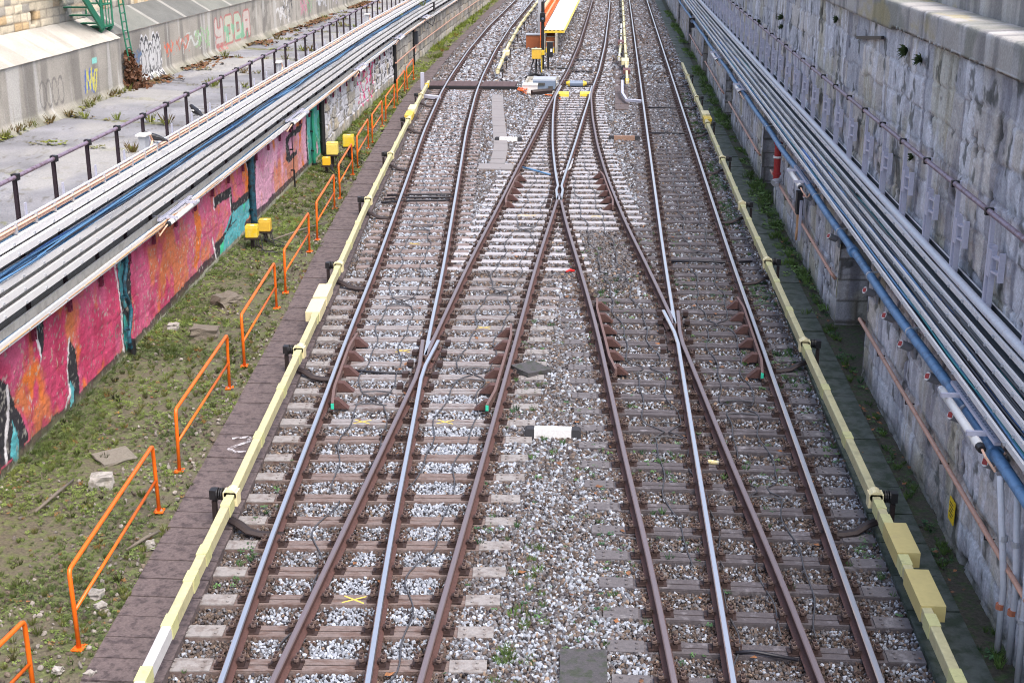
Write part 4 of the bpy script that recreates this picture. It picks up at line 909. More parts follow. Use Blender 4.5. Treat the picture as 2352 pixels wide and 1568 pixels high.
wallpipe(743,225,345,.085,M_black,'thick black downpipe between the mural and the grey stone')
wallpipe(908,100,180,.09,M_black,'thick black downpipe beyond the white and magenta writing')
wallpipe(952,58,152,.04,M_black,'slim black downpipe beside the dark wall box')
# dark box with peach conduits
Y,z=WP(955,87,.12); xx=float(XL(Y))+.12; t=thing('wall_box',(xx,Y,z),'dark grey box with peach conduits on the distant stone wall','box')
b=MB(); b.box((xx,Y,z),(.22,.5,.62)); b.build('housing',mat('box_slate',lin(52,56,66),.5,0,.1,6),t); b=MB(); b.box((xx+.112,Y,z+.02),(.012,.4,.5)); b.build('door',mat('box_slate',(0,0,0)),t)
for k in range(2): b=MB(); b.tube([(xx-.05,Y+.2-.25*k,1.9),(xx-.05,Y+.2-.25*k,z+.3)],.03,6); b.tube([(xx-.05,Y+.1-.2*k,z-.3),(xx,Y+.1-.2*k,z-.6),(xx,Y-.2-.1*k,z-.7),(xx-.05,Y-.3,z-.3)],.025,6); b.build('conduit',M_copper,t)
# small perforated bracket ends under the lowest tray
t=thing('bracket_foot_row',(float(XL(20)),20,1.8),'small perforated bracket feet showing below the lowest left tray','bracket'); pb2=None; Y=18.47-1.5*5; k=0
while Y<60:
    b=MB(); 
    for s in (-.035,.035): b.box((0,s,0),(.05,.016,.42))
    for i in range(5): b.box((0,0,-.18+i*.09),(.04,.06,.03))
    if pb2 is None: o=b.build('bracket_foot',mat('bracket_mural',lin(120,40,70),.7,0,.3,20)); pb2=o.data
    else: o=bpy.data.objects.new('bracket_foot',pb2); COL.objects.link(o)
    o.parent=t; o.location=(float(XL(Y))+.06-t.location.x,Y-20,-.0); Y+=1.5
# fluorescent lamps
def lamp(p,q,label,side):
    p=np.array(p);q=np.array(q); d=(q-p)/np.linalg.norm(q-p); t=thing('tube_lamp',(p+q)/2,label,'lamp'); up=np.array([0,0,1.])
    b=MB(); b.tube([p,q],.05,10); b.build('tube',M_white,t,smooth=True)
    for e,s in ((p,-1),(q,1)): b=MB(); b.cyl(e,e+d*s*.1,.052,10,.045); b.build('end_cap',M_black if s<0 else M_galv,t)
    b=MB(); ofs=np.array([-side*.14,0,.09]); b.beam(p+ofs-d*.15,q+ofs+d*.1,.07,.04); b.cur=1
    L=np.linalg.norm(q-p)
    for i in range(int(L/.09)): b.box(p+ofs+d*(i*.09)+[0,0,.021],(.02,.05,.004))
    b.build('slotted_channel',[M_wbr,M_grey],t)
    for f in (.12,.82): e=p+(q-p)*f; b=MB(); b.beam(e+[side*.10,0,.07],e+[-side*.36,0,.07],.05,.05); b.build('support_arm',M_wbr,t)
    e=p-d*.1; b=MB(); b.tube([e,e-d*.15+[0,0,-.02],e-d*.2+[-side*.1,0,-.16],e+[-side*.16,0,-.2],e+[-side*.25,0,-.02]],.014,6); b.build('lead',M_obund,t)
for (x,y,xb,yb),lb in zip(((388,512,452,465),(672,283,706,260),(825,164,843,152),(916,92,928,84),(977,45,987,38)),('nearest tube lamp on arms at the edge of the left cable trays','tube lamp on arms above the black letter form of the mural','tube lamp on arms above the magenta writing on the left wall','tube lamp on arms above the black downpipe of the left wall','most distant tube lamp on arms of the left cable trays')):
    a=WP(x,y,.42); c=WP(xb,yb,.42); zz=(a[1]+c[1])/2; lamp((float(XL(a[0]))+.42,a[0],zz),(float(XL(c[0]))+.42,c[0],zz),lb,1)
for (x,y,xb,yb),lb in zip(((2251,1018,2165,905),(1838,428,1813,393),(1699,212,1688,196),(1646,136,1634,124)),('nearest tube lamp on arms under the right cable trays','tube lamp on arms beside the red standpipe','third tube lamp on arms along the right cable trays','most distant tube lamp on arms along the right cable trays')):
    a=GX(x,y,4.02); c=GX(xb,yb,4.02); lamp((4.02,a[1],(a[2]+c[2])/2),(4.02,c[1],(a[2]+c[2])/2),lb,-1)
# ------------------------------------------------------------------ fittings of the right wall
SP=[((1911,545),'second'),((1995,670),'third'),((2040,728),'fourth'),((2078,793),'fifth'),((2141,868),'sixth'),((2195,957),'seventh'),((2276,1065),'nearest'),((1855,452),'first')]
SP.sort(key=lambda s:-s[0][1])
SL=['below the near end of the slotted lamp channel','just under the middle of the nearest tube lamp','by the pipe clamp behind the nearest tube lamp','third behind the nearest tube lamp','fourth behind the nearest tube lamp','just in front of the first wall recess','just behind the first wall recess','close to the red standpipe']
for ((x,y),o),lb in zip(SP,SL):
    p=GX(x,y,4.24); t=thing('wall_marker',p,'grey round red-faced marker, '+lb,'marker','round markers below the blue pipe')
    d=np.array([-.86,-.32,.42]); d/=np.linalg.norm(d); p=p*1.; b=MB(); b.cyl(p-d*.10,p+d*.08,.062,16); b.build('body',M_grey if False else mat('marker_grey',lin(150,152,160),.6,.1,.1,8),t)
    b=MB(); b.cyl(p+d*.08,p+d*.086,.056,16); f=b.build('face',M_white,t); u=np.cross(d,[0,0,1]);u/=np.linalg.norm(u); v=np.cross(u,d)
    b=MB(); e=p+d*.089; b.add([e-u*.052-v*.025,e+u*.03-v*.04,e+u*.05+v*.025,e-u*.03+v*.045],[(0,1,2,3)]); r=b.build('red_mark',M_red,t); r.parent=f
    r.location=(0,0,0)
    b=MB(); b.box(p+[.14,.05,-.06],(.04,.22,.26)); b.beam(p-d*.06,p+[.14,.05,-.04],.05,.05); b.beam(p+[.12,0,.1],p+[.16,0,.26],.04,.04); b.build('wall_plate',mat('marker_grey',(0,0,0)),t)
p=GX(1783,412,4.22); t=thing('standpipe',(4.22,p[1],p[2]),'red standpipe under the blue pipe by a wall recess','standpipe')
b=MB(); b.cyl((4.22,p[1],p[2]),(4.22,p[1],2.0),.085,14); b.build('riser',M_red,t)
for z in (.12,.55,.9): b=MB(); b.cyl((4.22,p[1],p[2]+z),(4.22,p[1],p[2]+z+.05),.11,14); b.build('flange',M_red if z!=.55 else M_white,t)
b=MB(); b.cyl((4.14,p[1]-.12,p[2]-.08),(4.3,p[1]+.02,p[2]-.0),.09,12); b.cyl((4.22,p[1]-.25,p[2]-.10),(4.22,p[1]+.1,p[2]-.05),.055,10); b.build('valve',M_galv,t)
p=GX(1836,465,4.25); t=thing('junction_box',p,'dark junction box with peach cable loops below a right tube lamp','box'); b=MB(); b.box(p,(.14,.3,.5)); b.build('housing',M_black,t)
b=MB(); b.tube([p+[0,-.1,-.25],p+[0,-.12,-.6],p+[-.02,0,-.85],p+[0,.12,-.6],p+[0,.1,-.25]],.028,8); b.build('cable_loop',M_tan,t); b=MB(); b.box(p+[.0,-.3,-.35],(.05,.12,.9)); b.build('back_channel',M_wbr,t)
for x,y,lb in ((1635,178,'first'),(1594,60,'second')):
    pass
# white pipes leaning at the bottom right
for k,(xb,yb,lb) in enumerate(((4.30,13.28,'left'),(4.39,13.15,'right'))):
    t=thing('white_conduit',(xb,yb,0),'%s one of the nearest pair of white conduits rising at the right wall'%lb,'conduit'); b=MB(); b.tube([(xb,yb,-.1),(xb-.02,yb,.8),(xb-.19+.05*k,yb+.0,2.05)],.036,10); b.build('tube',M_whitep,t,smooth=True)
    for z in (.55,1.35): b=MB(); b.cyl((xb-.06*z/1.,yb,z-.03),(xb-.06*z,yb,z+.03),.046,10); b.build('ring',mat('rust_orange',lin(196,120,90),.7,0,.2,9) if z<1 else M_galv,t)
for k in range(2):
    t=thing('white_conduit',(4.35+.07*k,12.55-.1*k,0),'%s one of the cropped white conduits in the bottom right corner'%('left','right')[k],'conduit'); b=MB(); b.tube([(4.33+.07*k,12.62-.1*k,-.1),(4.30+.07*k,12.62-.1*k,1.0),(4.22+.07*k,12.6-.1*k,2.1)],.034,10); b.build('tube',M_whitep,t,smooth=True)
    b=MB(); b.cyl((4.30+.07*k,12.62-.1*k,.72),(4.3+.07*k,12.62-.1*k,.76),.045,10); b.build('ring',M_galv,t)
# yellow sign
p=GX(2186,1172,4.385); t=thing('warning_sign',p,'small yellow notice plate low on the right wall','sign'); b=MB(); b.box(p,(.012,.26,.30)); b.build('plate',mat('sign_yellow',lin(244,208,40),.5,0,.05,5),t)
b=MB()
for i,L in enumerate((.16,.19,.12,.18,.1)): b.box(p+[-.008,.0,.09-.042*i],(.003,L,.012))
b.build('lettering',M_black,t)
# iron bar and ferns on the upper wall
p=GX(1972,87,XU-.03);q=GX(2030,87,XU-.03); b=MB(); b.beam((XU-.03,p[1],p[2]),(XU-.22,(p[1]+q[1])/2-.4,p[2]+.0),.05,.05); b.beam((XU-.06,p[1],p[2]),(XU-.06,q[1],p[2]+.25),.05,.06); 
tag(MB.build((lambda m:(m.beam((XU-.05,p[1],p[2]),(XU-.05,q[1],q[2]),.05,.06),m)[1])(MB()),'iron_bar',M_black),'dark iron bar fixed on the upper right wall under the coping','bar')
def fern(x,y,s,label):
    p=GX(x,y,XU-.02); t=MB(); R=random.Random(x)
    for i in range(60):
        a=R.uniform(-1.9,1.9); up=R.uniform(-.4,.9); L=s*R.uniform(.6,1.2); d=np.array([-R.uniform(.25,.9),math.sin(a),up]); d/=np.linalg.norm(d); n=np.cross(d,[0,0,1]); n/=np.linalg.norm(n)+1e-6
        e=p+d*L*.55+[0,0,.02*L]; f=p+d*L-[0,0,.25*L]; wd=.03*s*3
        t.add([p-n*wd*.3,p+n*wd*.3,e+n*wd*.5,f,e-n*wd*.5],[(0,1,2,3,4)])
    o=t.build('wall_fern',M_fern); return tag(o,label,'fern')
fern(2085,118,.19,'larger green fern growing in the upper right wall below the coping'); fern(2118,138,.16,'dark fern beside the larger one on the upper right wall')
fern(1799,40,.2,'small fern on the upper right wall above the mauve pipe, far left'); fern(1799,62,.17,'dark fern just under the far left wall fern'); fern(2098,362,.13,'little fern just below the mauve pipe on the right wall'); fern(1925,45,.15,'dark fern tuft near the coping, left of the iron bar'); fern(1747,50,.16,'tiny fern tuft farthest away on the right wall')
# green pipes on the parapet
p=np.array([XU+.85,16.6,6.86]); t=thing('green_drum',p,'dark green hollow drum lying on the parapet at top right','drum')
b=MB(); n=18; ring=lambda r,y:[(p[0]+r*math.cos(2*pi*k/n),y,p[2]+r*math.sin(2*pi*k/n)) for k in range(n)]
b.add(ring(.20,16.3)+ring(.14,16.3)+ring(.20,17.2)+ring(.14,17.2),[(k,(k+1)%n,n+(k+1)%n,n+k) for k in range(n)]+[(k,2*n+k,2*n+(k+1)%n,(k+1)%n) for k in range(n)]+[(n+k,n+(k+1)%n,3*n+(k+1)%n,3*n+k) for k in range(n)]); b.build('drum_wall',mat('green_dark',lin(40,62,56),.6,0,.2,6),t)
b=MB(); b.box((XU+.9,19.3,6.80),(.5,2.2,.1)); tag(b.build('green_beam',mat('green_dark',(0,0,0))),'flat dark green beam lying on the parapet at the top edge','beam')
# ------------------------------------------------------------------ green stairs and ladder on the canal bank
xs=XF+.02
t=thing('steel_stairs',(xs,34.2,FZ+1.6),'green steel stairs coming down the canal bank wall','stairs')
yA,zA,yB,zB=34.9,FZ+1.75,31.2,FZ+4.6
xo,xi=xs-.05,xs-.75
for x,nm in ((xo,'stringer'),(xi,'stringer')):
    b=MB(); b.beam((x,yA,zA),(x,yB,zB),.05,.2); b.build(nm,M_green,t)
for i in range(13):
    f=(i+.5)/13.; b=MB(); b.box(((xo+xi)/2,yA+(yB-yA)*f,zA+(zB-zA)*f),(.68,.24,.03)); b.build('tread',M_green,t)
for x in (xo,xi):
    b=MB()
    for h in (.5,1.0): b.tube([(x,yA,zA+h),(x,yB,zB+h)],.022,6)
    for f in (0,.25,.5,.75): b.tube([(x,yA+(yB-yA)*f,zA+(zB-zA)*f),(x,yA+(yB-yA)*f,zA+(zB-zA)*f+1.0)],.022,6)
    b.build('handrail',M_green,t)
b=MB(); b.box(((xo+xi)/2,yA+.4,zA),(.75,.8,.05)); b.build('landing',M_green,t)
b=MB()
for (yy) in (yA+.05,yA+.78):
    for x in (xo,xi): b.tube([(x,yy,zA),(x,yy,zA+1.1)],.028,6)
for h in (.55,1.1): b.tube([(xo,yA+.05,zA+h),(xo,yA+.78,zA+h),(xi,yA+.78,zA+h)],.022,6)
for k in range(4): b.tube([(xo,yA+.15+.2*k,zA),(xo,yA+.15+.2*k,zA+1.1)],.014,5)
b.build('landing_rail',M_green,t)
for yy in (yA+.1,yA+.7): b=MB(); b.beam((xo,yy,zA-.03),(xi+.1,yy-.05,zA-.6),.09,.09); b.build('strut',M_green,t)
b=MB(); b.beam(((xo),yA-1.9,zA+1.45),((xi),yA-1.9,zA+1.45),.16,.1); b.beam((xo+.01,yA-1.95,zA+1.3),(xo+.01,yA-.9,zA+1.3),.1,.16); b.build('mid_beam',M_green,t)
t=thing('ladder',(XF+.14,36.15,FZ),'narrow green ladder hanging from the stair landing to the canal floor','ladder')
for s in (-.17,.17): b=MB(); b.tube([(XF+.30,36.15+s,FZ+.05),(XF+.12,36.15+s,FZ+1.6),(XF+.02,36.15+s,FZ+2.9)],.022,6); b.build('rail',M_green,t)
for i in range(11): f=i/11.; z=FZ+.2+2.5*f; x=XF+.30-.18*min(1,(z-FZ)/1.6)-.1*max(0,(z-FZ-1.6)/1.3); b=MB(); b.cyl((x,35.98,z),(x,36.32,z),.016,6); b.build('rung',M_green,t)
#SECTION6
# ------------------------------------------------------------------ birds
def bird(name,p,yaw,sc_,label,white=False):
    t=thing(name,p,label,'bird',rz=yaw)
    me=bpy.data.meshes.new('body'); V=[(-.20,0,.075),(-.10,0,.11),(.0,0,.135),(.09,0,.17),(.15,0,.225),(.19,0,.245),(.235,0,.235),(.28,0,.225),(-.33,0,.03),(0,.03,.10),(0.0,.035,.03),(0,-.03,.10),(0.0,-.035,.03)]
    E_=[(0,1),(1,2),(2,3),(3,4),(4,5),(5,6),(6,7),(0,8),(2,9),(9,10),(2,11),(11,12)]
    rr=[.05,.075,.085,.075,.05,.048,.022,.006,.028,.035,.012,.035,.012]
    me.from_pydata([tuple(sc_*q for q in v) for v in V],E_,[]); o=bpy.data.objects.new('body',me); COL.objects.link(o)
    md=o.modifiers.new('skin','SKIN'); 
    for i,r in enumerate(rr): 
        k=me.skin_vertices[0].data[i]; k.radius=(r*sc_*(1 if i!=8 else 2),r*sc_*(1 if i!=8 else .4)); k.use_root=(i==2)
    o.modifiers.new('sub','SUBSURF').levels=2; o.modifiers['sub'].render_levels=2; me.materials.append(M_crow); o.parent=t
    for s in (-1,1):
        b=MB(); w_=[(.10,s*.075,.15),(.0,s*.095,.16),(-.15,s*.075,.12),(-.31,s*.025,.055),(-.2,s*.075,.07),(-.03,s*.095,.09)]
        b.add([tuple(q*sc_ for q in v) for v in w_]+[(x*sc_,y*sc_*.8,(z-.004)*sc_) for x,y,z in w_],[(0,1,2,3,4,5),(11,10,9,8,7,6)]+[(i,(i+1)%6,6+(i+1)%6,6+i) for i in range(6)]); local(t,'wing',b,M_crow)
        b=MB(); f=np.array([0.,s*.035,0])*sc_
        for a in (-.5,0,.5,pi): b.tube([f+[0,0,.03*sc_],f+np.array([math.cos(a)*.035,math.sin(a)*.035,.004])*sc_],.005*sc_,5)
        local(t,'foot',b,M_rubber)
        b=MB(); b.box((.195*sc_,s*.042*sc_,.255*sc_),(.014*sc_,.006*sc_,.014*sc_)); local(t,'eye',b,M_black)
    b=MB(); b.cyl((.225*sc_,0,.238*sc_),(.30*sc_,0,.222*sc_),.018*sc_,8,.002); local(t,'beak',b,M_rubber)
    if white:
        b=MB(); b.box((.02*sc_,0,.07*sc_),(.16*sc_,.15*sc_,.07*sc_)); 
        for s in (-1,1): b.box((-.0,s*.085*sc_,.15*sc_),(.12*sc_,.03*sc_,.03*sc_))
        local(t,'white_patch',b,M_white)
a=WP(352,322,.1); bird('crow',(float(XL(a[0]))+.10,a[0],3.47),3.5,.85,'black crow perched on the peach conduits beside a fence post')
a=WP(450,268,-.1); bird('magpie',(float(XL(a[0]))-.1,a[0],3.42),2.4,.85,'black and white magpie sitting behind the left conduits',True)
# grey junction post among the conduits
for (x,y),lb in (((334,335),'grey junction box on the fence conduits beside the crow'),((640,155),'grey junction box on the left fence conduits, second from the front'),((845,42),'most distant grey junction box on the left fence conduits')):
    a=WP(x,y,.1); p=np.array([float(XL(a[0]))+.08,a[0],3.55]); t=thing('junction_post',p,lb,'box'); b=MB(); b.box(p,(.12,.24,.28)); b.build('housing',M_galv,t); b=MB(); b.box(p+[0,0,.16],(.2,.34,.035)); b.build('lid',M_white,t)
    b=MB(); b.tube([p+[.05,.15,-.15],p+[.05,.32,0],p+[.05,.22,.12],p+[.03,.1,.1]],.02,6); b.build('lead',M_obund,t)
# black camera on the left trays
p=np.array([0,0,0.]); a=WP(991,16,.2); p=np.array([float(XL(a[0]))+.2,a[0],a[1]]); t=thing('black_signal_lamp',p,'small black signal lamp with a curling cable on distant left trays','lamp')
b=MB(); b.box(p,(.35,.35,.5)); b.build('housing',M_black,t); b=MB(); b.tube([p-[0,0,.25],p+[-.4,-.1,-.35],p+[-.5,-.5,-.6],p+[.1,-.4,-1.0],p+[.2,0,-.6]],.03,6); b.build('cable',M_black,t)
p=GX(1589,53,4.1); t=thing('black_signal_lamp',p,'small black signal lamp under the distant right cable trays','lamp'); b=MB(); b.box(p,(.3,.3,.5)); b.build('housing',M_black,t); b=MB(); b.cyl(p+[-.0,-.16,.1],p+[0,-.2,.1],.09,12); b.build('lens',M_grey,t)
# ------------------------------------------------------------------ yellow boxes on the verge
def ybox(c,d,rz,m,label,legs=True):
    d=tuple(q*.70 for q in d); t=thing('yellow_box',(c[0],c[1],0),label,'box','yellow boxes on the verge'); b=MB(); zt=c[2]+d[2]/2
    b.box(c,d,rz); o=b.build('housing',m,t); bv=o.modifiers.new('bevel','BEVEL'); bv.width=.02; bv.segments=2
    b=MB(); b.box((c[0],c[1],c[2]+d[2]/2+.012),(d[0]*.96,d[1]*.96,.03),rz); b.build('lid',m,t); b=MB(); b.box((c[0]+.02,c[1]-.02,zt+.03),(d[0]*.3,d[1]*.25,.004),rz); b.build('sticker',M_white,t)
    b=MB(); b.box((c[0],c[1],c[2]-d[2]/2-.02),(d[0]+.06,d[1]+.06,.03),rz); b.build('base_plate',M_iron,t)
    b=MB(); b.box((c[0],c[1],(c[2]-d[2]/2)/2-.05),(.08,.08,c[2]-d[2]/2+.05)); b.build('stand',M_iron,t)
    R=random.Random(int(c[1]*10))
    for k in range(4): b=MB(); x=c[0]+R.uniform(-.1,.25); y=c[1]-.1; b.tube([(x,y,c[2]-d[2]/2),(x+.05,y-.1,.15),(x+R.uniform(.1,.5),y-R.uniform(.1,.5),.04),(x+R.uniform(.3,.8),y-R.uniform(.2,.6),.03)],.014,5); b.build('cable',M_black,t)
ybox((-8.42,30.6,.42),(.42,.42,.36),.1,M_gyel,'bright yellow box in front of the teal field of the mural'); ybox((-8.27,31.25,.42),(.40,.4,.36),.1,mat('ochre_yellow',lin(226,184,66),.5,0,.08,5),'ochre yellow box just behind the bright yellow box by the mural')
ybox((-8.63,40.2,.36),(.34,.34,.3),.1,mat('amber_yellow',lin(240,190,40),.5,0,.08,5),'small amber box lowest of three yellow boxes'); ybox((-8.60,41.0,.62),(.50,.5,.48),.1,mat('pale_yellow',lin(232,214,110),.5,0,.08,5),'pale yellow box in the middle of three by the black downpipe'); ybox((-8.42,42.7,.58),(.5,.5,.48),.1,M_gyel,'bright yellow box farthest of three by the black downpipe')
# ------------------------------------------------------------------ loose things on the ground
def lump(name,c,d,rz,m,label,cat,seed,sub=2,irr=.16):
    o=None; b=MB(); R=np.random.default_rng(seed); b.box((0,0,0),(1,1,1)); o=b.build(name,m,loc=None)
    o.location=c; o.rotation_euler=(R.uniform(-.08,.08),R.uniform(-.08,.08),rz)
    md=bpy.data.meshes.new('x'); import bmesh
    bm=bmesh.new(); bm.from_mesh(o.data); bmesh.ops.subdivide_edges(bm,edges=bm.edges,cuts=sub,use_grid_fill=True)
    for v in bm.verts: v.co=Vector(((v.co.x+R.uniform(-irr,irr)*.4)*d[0],(v.co.y+R.uniform(-irr,irr)*.5)*d[1],(v.co.z+R.uniform(-irr,irr)*.5)*d[2]))
    bm.to_mesh(o.data); bm.free(); return tag(o,label,cat)
p=G(470,765,.06); lump('timber_block',(p[0],p[1],.08),(.50,.30,.2),.15,M_wood,'weathered timber block lying in the grass nearer the mural','timber',1)
p=G(519,692,.06); lump('timber_block',(p[0],p[1],.08),(.46,.40,.22),.9,M_wood,'broken timber stump lying beyond the other timber block','timber',2,2,.3)
p=G(235,1106,.06); lump('pale_stone',(p[0],p[1],.07),(.30,.24,.18),.2,mat('stone_pale',lin(168,164,160),.9,0,.2,6,.3,40,col2=lin(136,132,124)),'pale squared stone lying in the grass','stone',3,2,.2)
p=G(263,1052,.02); lump('flat_stone_slab',(p[0],p[1],.03),(.50,.45,.06),.7,mat('stone_flat',lin(128,122,112),.9,0,.2,8,.4,50),'flat grey stone slab sunk in the grass','stone',4,2,.1)
for k,(x,y,s,lb) in enumerate(((222,1365,.16,'pale grey rock beside the nearest full railing'),(232,1392,.12,'smaller grey rock touching the pale grey rock'),(345,1252,.14,'grey rock under the middle of the broken plate railing'),(132,1540,.1,'whitish rock at the bottom of the verge'),(196,1045,.0,''),(398,752,.22,'flat white fragment near the first teal pipe'),(208,1550,.11,'grey rock at the edge of the dark walkway'))):
    if s: 
        p=G(x,y,.03); lump('rock',(p[0],p[1],.04),(s*.95,s*.8,s*.55),k,mat('stone_pale',(0,0,0)),lb,'rock',20+k,2,.35)
for (a,c,lb) in (((365,1220),(290,1262),'thin dead branch lying across the grass verge'),((620,553),(752,510),'grey stick lying beside the yellow boxes'),((80,1175),(170,1100),'long dead twig near the foot of the mural')):
    A=G(*a,.05);Bq=G(*c,.05); m_=(A+Bq)/2+[.03,.02,.03]; b=MB(); b.tube([A,m_,Bq],.022,6,True,[.02,.026,.014]); tag(b.build('dead_branch',M_wood,smooth=True),lb,'branch')
p=G(1219,852,0.); lump('square_cover_slab',(p[0],p[1],.03),(.52,.5,.10),.75,M_slate,'dark square concrete cover lying askew on the ballast','slab',5,1,.03)
p=G(1340,1536,0.); lump('cover_plate',(p[0],p[1]-.05,.0),(.50,.75,.10),.02,M_slate,'dark square panel at the bottom centre of the picture','slab',6,1,.02)
def marker(x,y,L,m,label,d=.20):
    p=G(x,y,.05); t=thing('marker_block',(p[0],p[1],0),label,'marker block')
    b=MB(); b.sweep([(p[0]-L*.33,p[1],0),(p[0]+L*.33,p[1],0)],[(-d/2,-.05),(-d/2*.8,.12),(d/2*.8,.12),(d/2,-.05)]); b.build('painted_middle',m,t)
    for s in (-1,1): b=MB(); b.sweep([(p[0]+s*L*.33,p[1],0),(p[0]+s*L*.46,p[1],0),(p[0]+s*L*.5,p[1],-.03)][::s],[(-d/2*1.02,-.05),(-d/2*.82,.122),(d/2*.82,.122),(d/2*1.02,-.05)]); b.build('dark_end',M_slate if False else mat('block_black',lin(50,50,56),.8,0,.2,8),t)
marker(1270,992,.86,mat('block_white',lin(222,222,224),.8,0,.12,9,col2=lin(170,168,168),c2lo=.56,c2hi=.66),'white block with black ends lying between the two crossovers')
marker(1168,320,.95,mat('block_white',(0,0,0)),'distant white block with black ends beside the grey duct path'); marker(1434,317,1.1,mat('block_rust',lin(150,120,104),.85,0,.3,6),'rusty marker block in the wedge before the right track')
p=G(1309,622,.03); b=MB(); b.tube([(p[0]-.09,p[1]-.03,.02),(p[0],p[1]+.01,.04),(p[0]+.10,p[1]+.05,.02)],.035,6,True,[.015,.04,.02]); tag(b.build('red_scrap',mat('scrap_red',lin(226,34,34),.5,0,.1,9)),'red plastic scrap lying on the ballast between the inner rails','scrap')
p=G(1644,1062,.03); b=MB(); b.cyl((p[0]-.1,p[1]+.03,.03),(p[0]+.1,p[1]-.03,.03),.035,10,.03); tag(b.build('drink_carton',mat('carton',lin(222,206,150),.5,0,.4,20,col2=lin(236,236,236))),'small pale and orange drink container between the right rails','litter')
# dark timber crossing over the left track
t=thing('timber_crossing',(-6.5,61.2,0),'dark wooden board crossing over the left track','crossing')
for a,c in ((WLR(61)+.1,A_(61.)-.08),(A_(61.)+.1,C_(61.)-.1),(C_(61.)+.1,-4.35)):
    b=MB(); a=float(a);c=float(c); n=int((c-a)/.35)+1
    for i in range(n): b.box((a+(c-a)*(i+.5)/n,61.4,.08),((c-a)/n-.012,1.7,.14))
    b.build('board',M_woodd,t)
b=MB(); b.box((-6.3,60.5,.02),(4.2,.08,.22)); b.build('edge_beam',M_black,t)
# ------------------------------------------------------------------ island: platform, signals, point machine
pa=G(1263,123,0.); YP=float(pa[1]); ZP=1.22
xl,xr=float(G(1249,123,0)[0]),float(G(1277,123,0)[0]); 
def PT(x,y): return G(x,y,ZP)
tl,tr=PT(1249,70),PT(1297,70); fl,fr=PT(1287,0),PT(1331,0)
t=thing('service_platform',((tl[0]+tr[0])/2,tl[1],0),'narrow white service platform with yellow edges between the tracks','platform')
ext=lambda a,c,f:a+(c-a)*f
fl,fr=ext(tl,fl,1.25),ext(tr,fr,1.25)
b=MB(); b.add([tl,tr,fr,fl]+[q-[0,0,.14] for q in (tl,tr,fr,fl)],[(0,1,2,3),(7,6,5,4),(0,4,5,1),(1,5,6,2),(2,6,7,3),(3,7,4,0)]); b.build('deck',M_platw,t)
b=MB(); b.beam(tl+[0,-.02,-.07],tr+[0,-.02,-.07],.04,.15); b.cur=1
for k in range(5): q=tl+(tr-tl)*(k+.5)/5; b.box(q+[0,-.045,.0],(.12,.012,.03))
b.build('front_edge',[M_gyel,M_black],t); b=MB(); b.beam(tr+[.0,0,.005],fr+[.0,0,.005],.12,.03); b.build('side_edge',M_gyel,t)
b=MB(); 
for f in np.arange(.04,1,.12): q=tl+(fl-tl)*f; q2=tr+(fr-tr)*f; b.box(((q[0]+q2[0])/2-.1,q[1],.5),(.25,.3,1.1)); b.beam((q[0]+.1,q[1],1.02),(q2[0]-.1,q[1],1.05),.12,.1)
b.build('supports',M_conc,t)
w=xr-xl; 
for k in range(4): b=MB(); b.box(((xl+xr)/2,YP+.35*k+.2,.15+.27*k),(w-.2,.36,.3 if k==0 else .3+.0)); b.build('step',M_brown if k else M_gyel,t); b=MB(); b.box(((xl+xr)/2,YP+.35*k+.2,.31+.27*k),(w-.2,.38,.03)); b.build('tread',M_conc,t)
for x in (xl,xr): b=MB(); b.box((x,YP+.75,.5),(.12,1.5,1.1)); b.build('cheek_wall',M_conc,t)
t2=thing('orange_fence',(tl[0],tl[1],ZP),'tall orange fence along the left edge of the white platform','fence'); d=(fl-tl)
for k in range(26):
    q=tl+d*(k/25.)+[-.08,0,0]; b=MB(); b.box(q+[0,0,.55],(.1,.28,1.1)); b.build('panel',M_orange,t2)
for h in (.55,1.1): b=MB(); b.beam(tl+[-.08,0,h],fl+[-.08,0,h],.16,.12); b.build('rail',mat('orange_pale',lin(250,190,150),.5,0,.1,6),t2)
b=MB(); b.box((xl-.12,YP-.2,1.0),(.12,.14,2.0)); b.build('end_post',M_orange,t2)
p=G(1228,112,0.); t=thing('brown_cabinet',(p[0],p[1],0),'brown cabinet with a grey lid left of the platform steps','cabinet'); b=MB(); b.box((p[0],p[1]+.3,.38),(.98,.7,.76)); b.build('housing',M_brown,t); b=MB(); b.box((p[0],p[1]+.3,.78),(1.06,.78,.06)); b.build('lid',M_galv,t)
b=MB(); b.box((p[0]-.9,p[1]+.1,.02),(1.1,.2,.06)); tag(b.build('grey_plank',M_conc),'grey plank lying on the ballast left of the brown cabinet','plank')
p=G(1239,97,0.); t=thing('grey_mast',(p[0],p[1],0),'pale grey mast rising out of the picture by the brown cabinet','mast'); b=MB(); b.box((p[0],p[1],3.),(.2,.2,6.)); b.build('shaft',M_galv,t); b=MB(); b.box((p[0],p[1],.05),(.4,.4,.1)); b.build('base',M_conc,t)
b=MB(); b.box((p[0]+.25,p[1],2.05),(.30,.16,.26)); b.build('orange_plate',M_orange,t); b=MB(); b.box((p[0]+.25,p[1],2.75),(.25,.16,.3)); b.build('yellow_plate',M_gyel,t)
p=G(1246,160,0.); t=thing('signal_post',(p[0],p[1],0),'slim black signal post in front of the platform steps','signal'); b=MB(); b.cyl((p[0],p[1],0),(p[0],p[1],3.3),.085,10); b.build('shaft',M_black,t)
b=MB(); b.box((p[0],p[1]-.05,2.55),(.26,.22,.42)); b.cyl((p[0],p[1]-.1,2.72),(p[0],p[1]-.32,2.70),.1,12); b.build('signal_head',M_black,t); b=MB(); b.cyl((p[0],p[1]-.17,2.5),(p[0],p[1]-.18,2.5),.06,12); b.build('lens',M_grey,t)
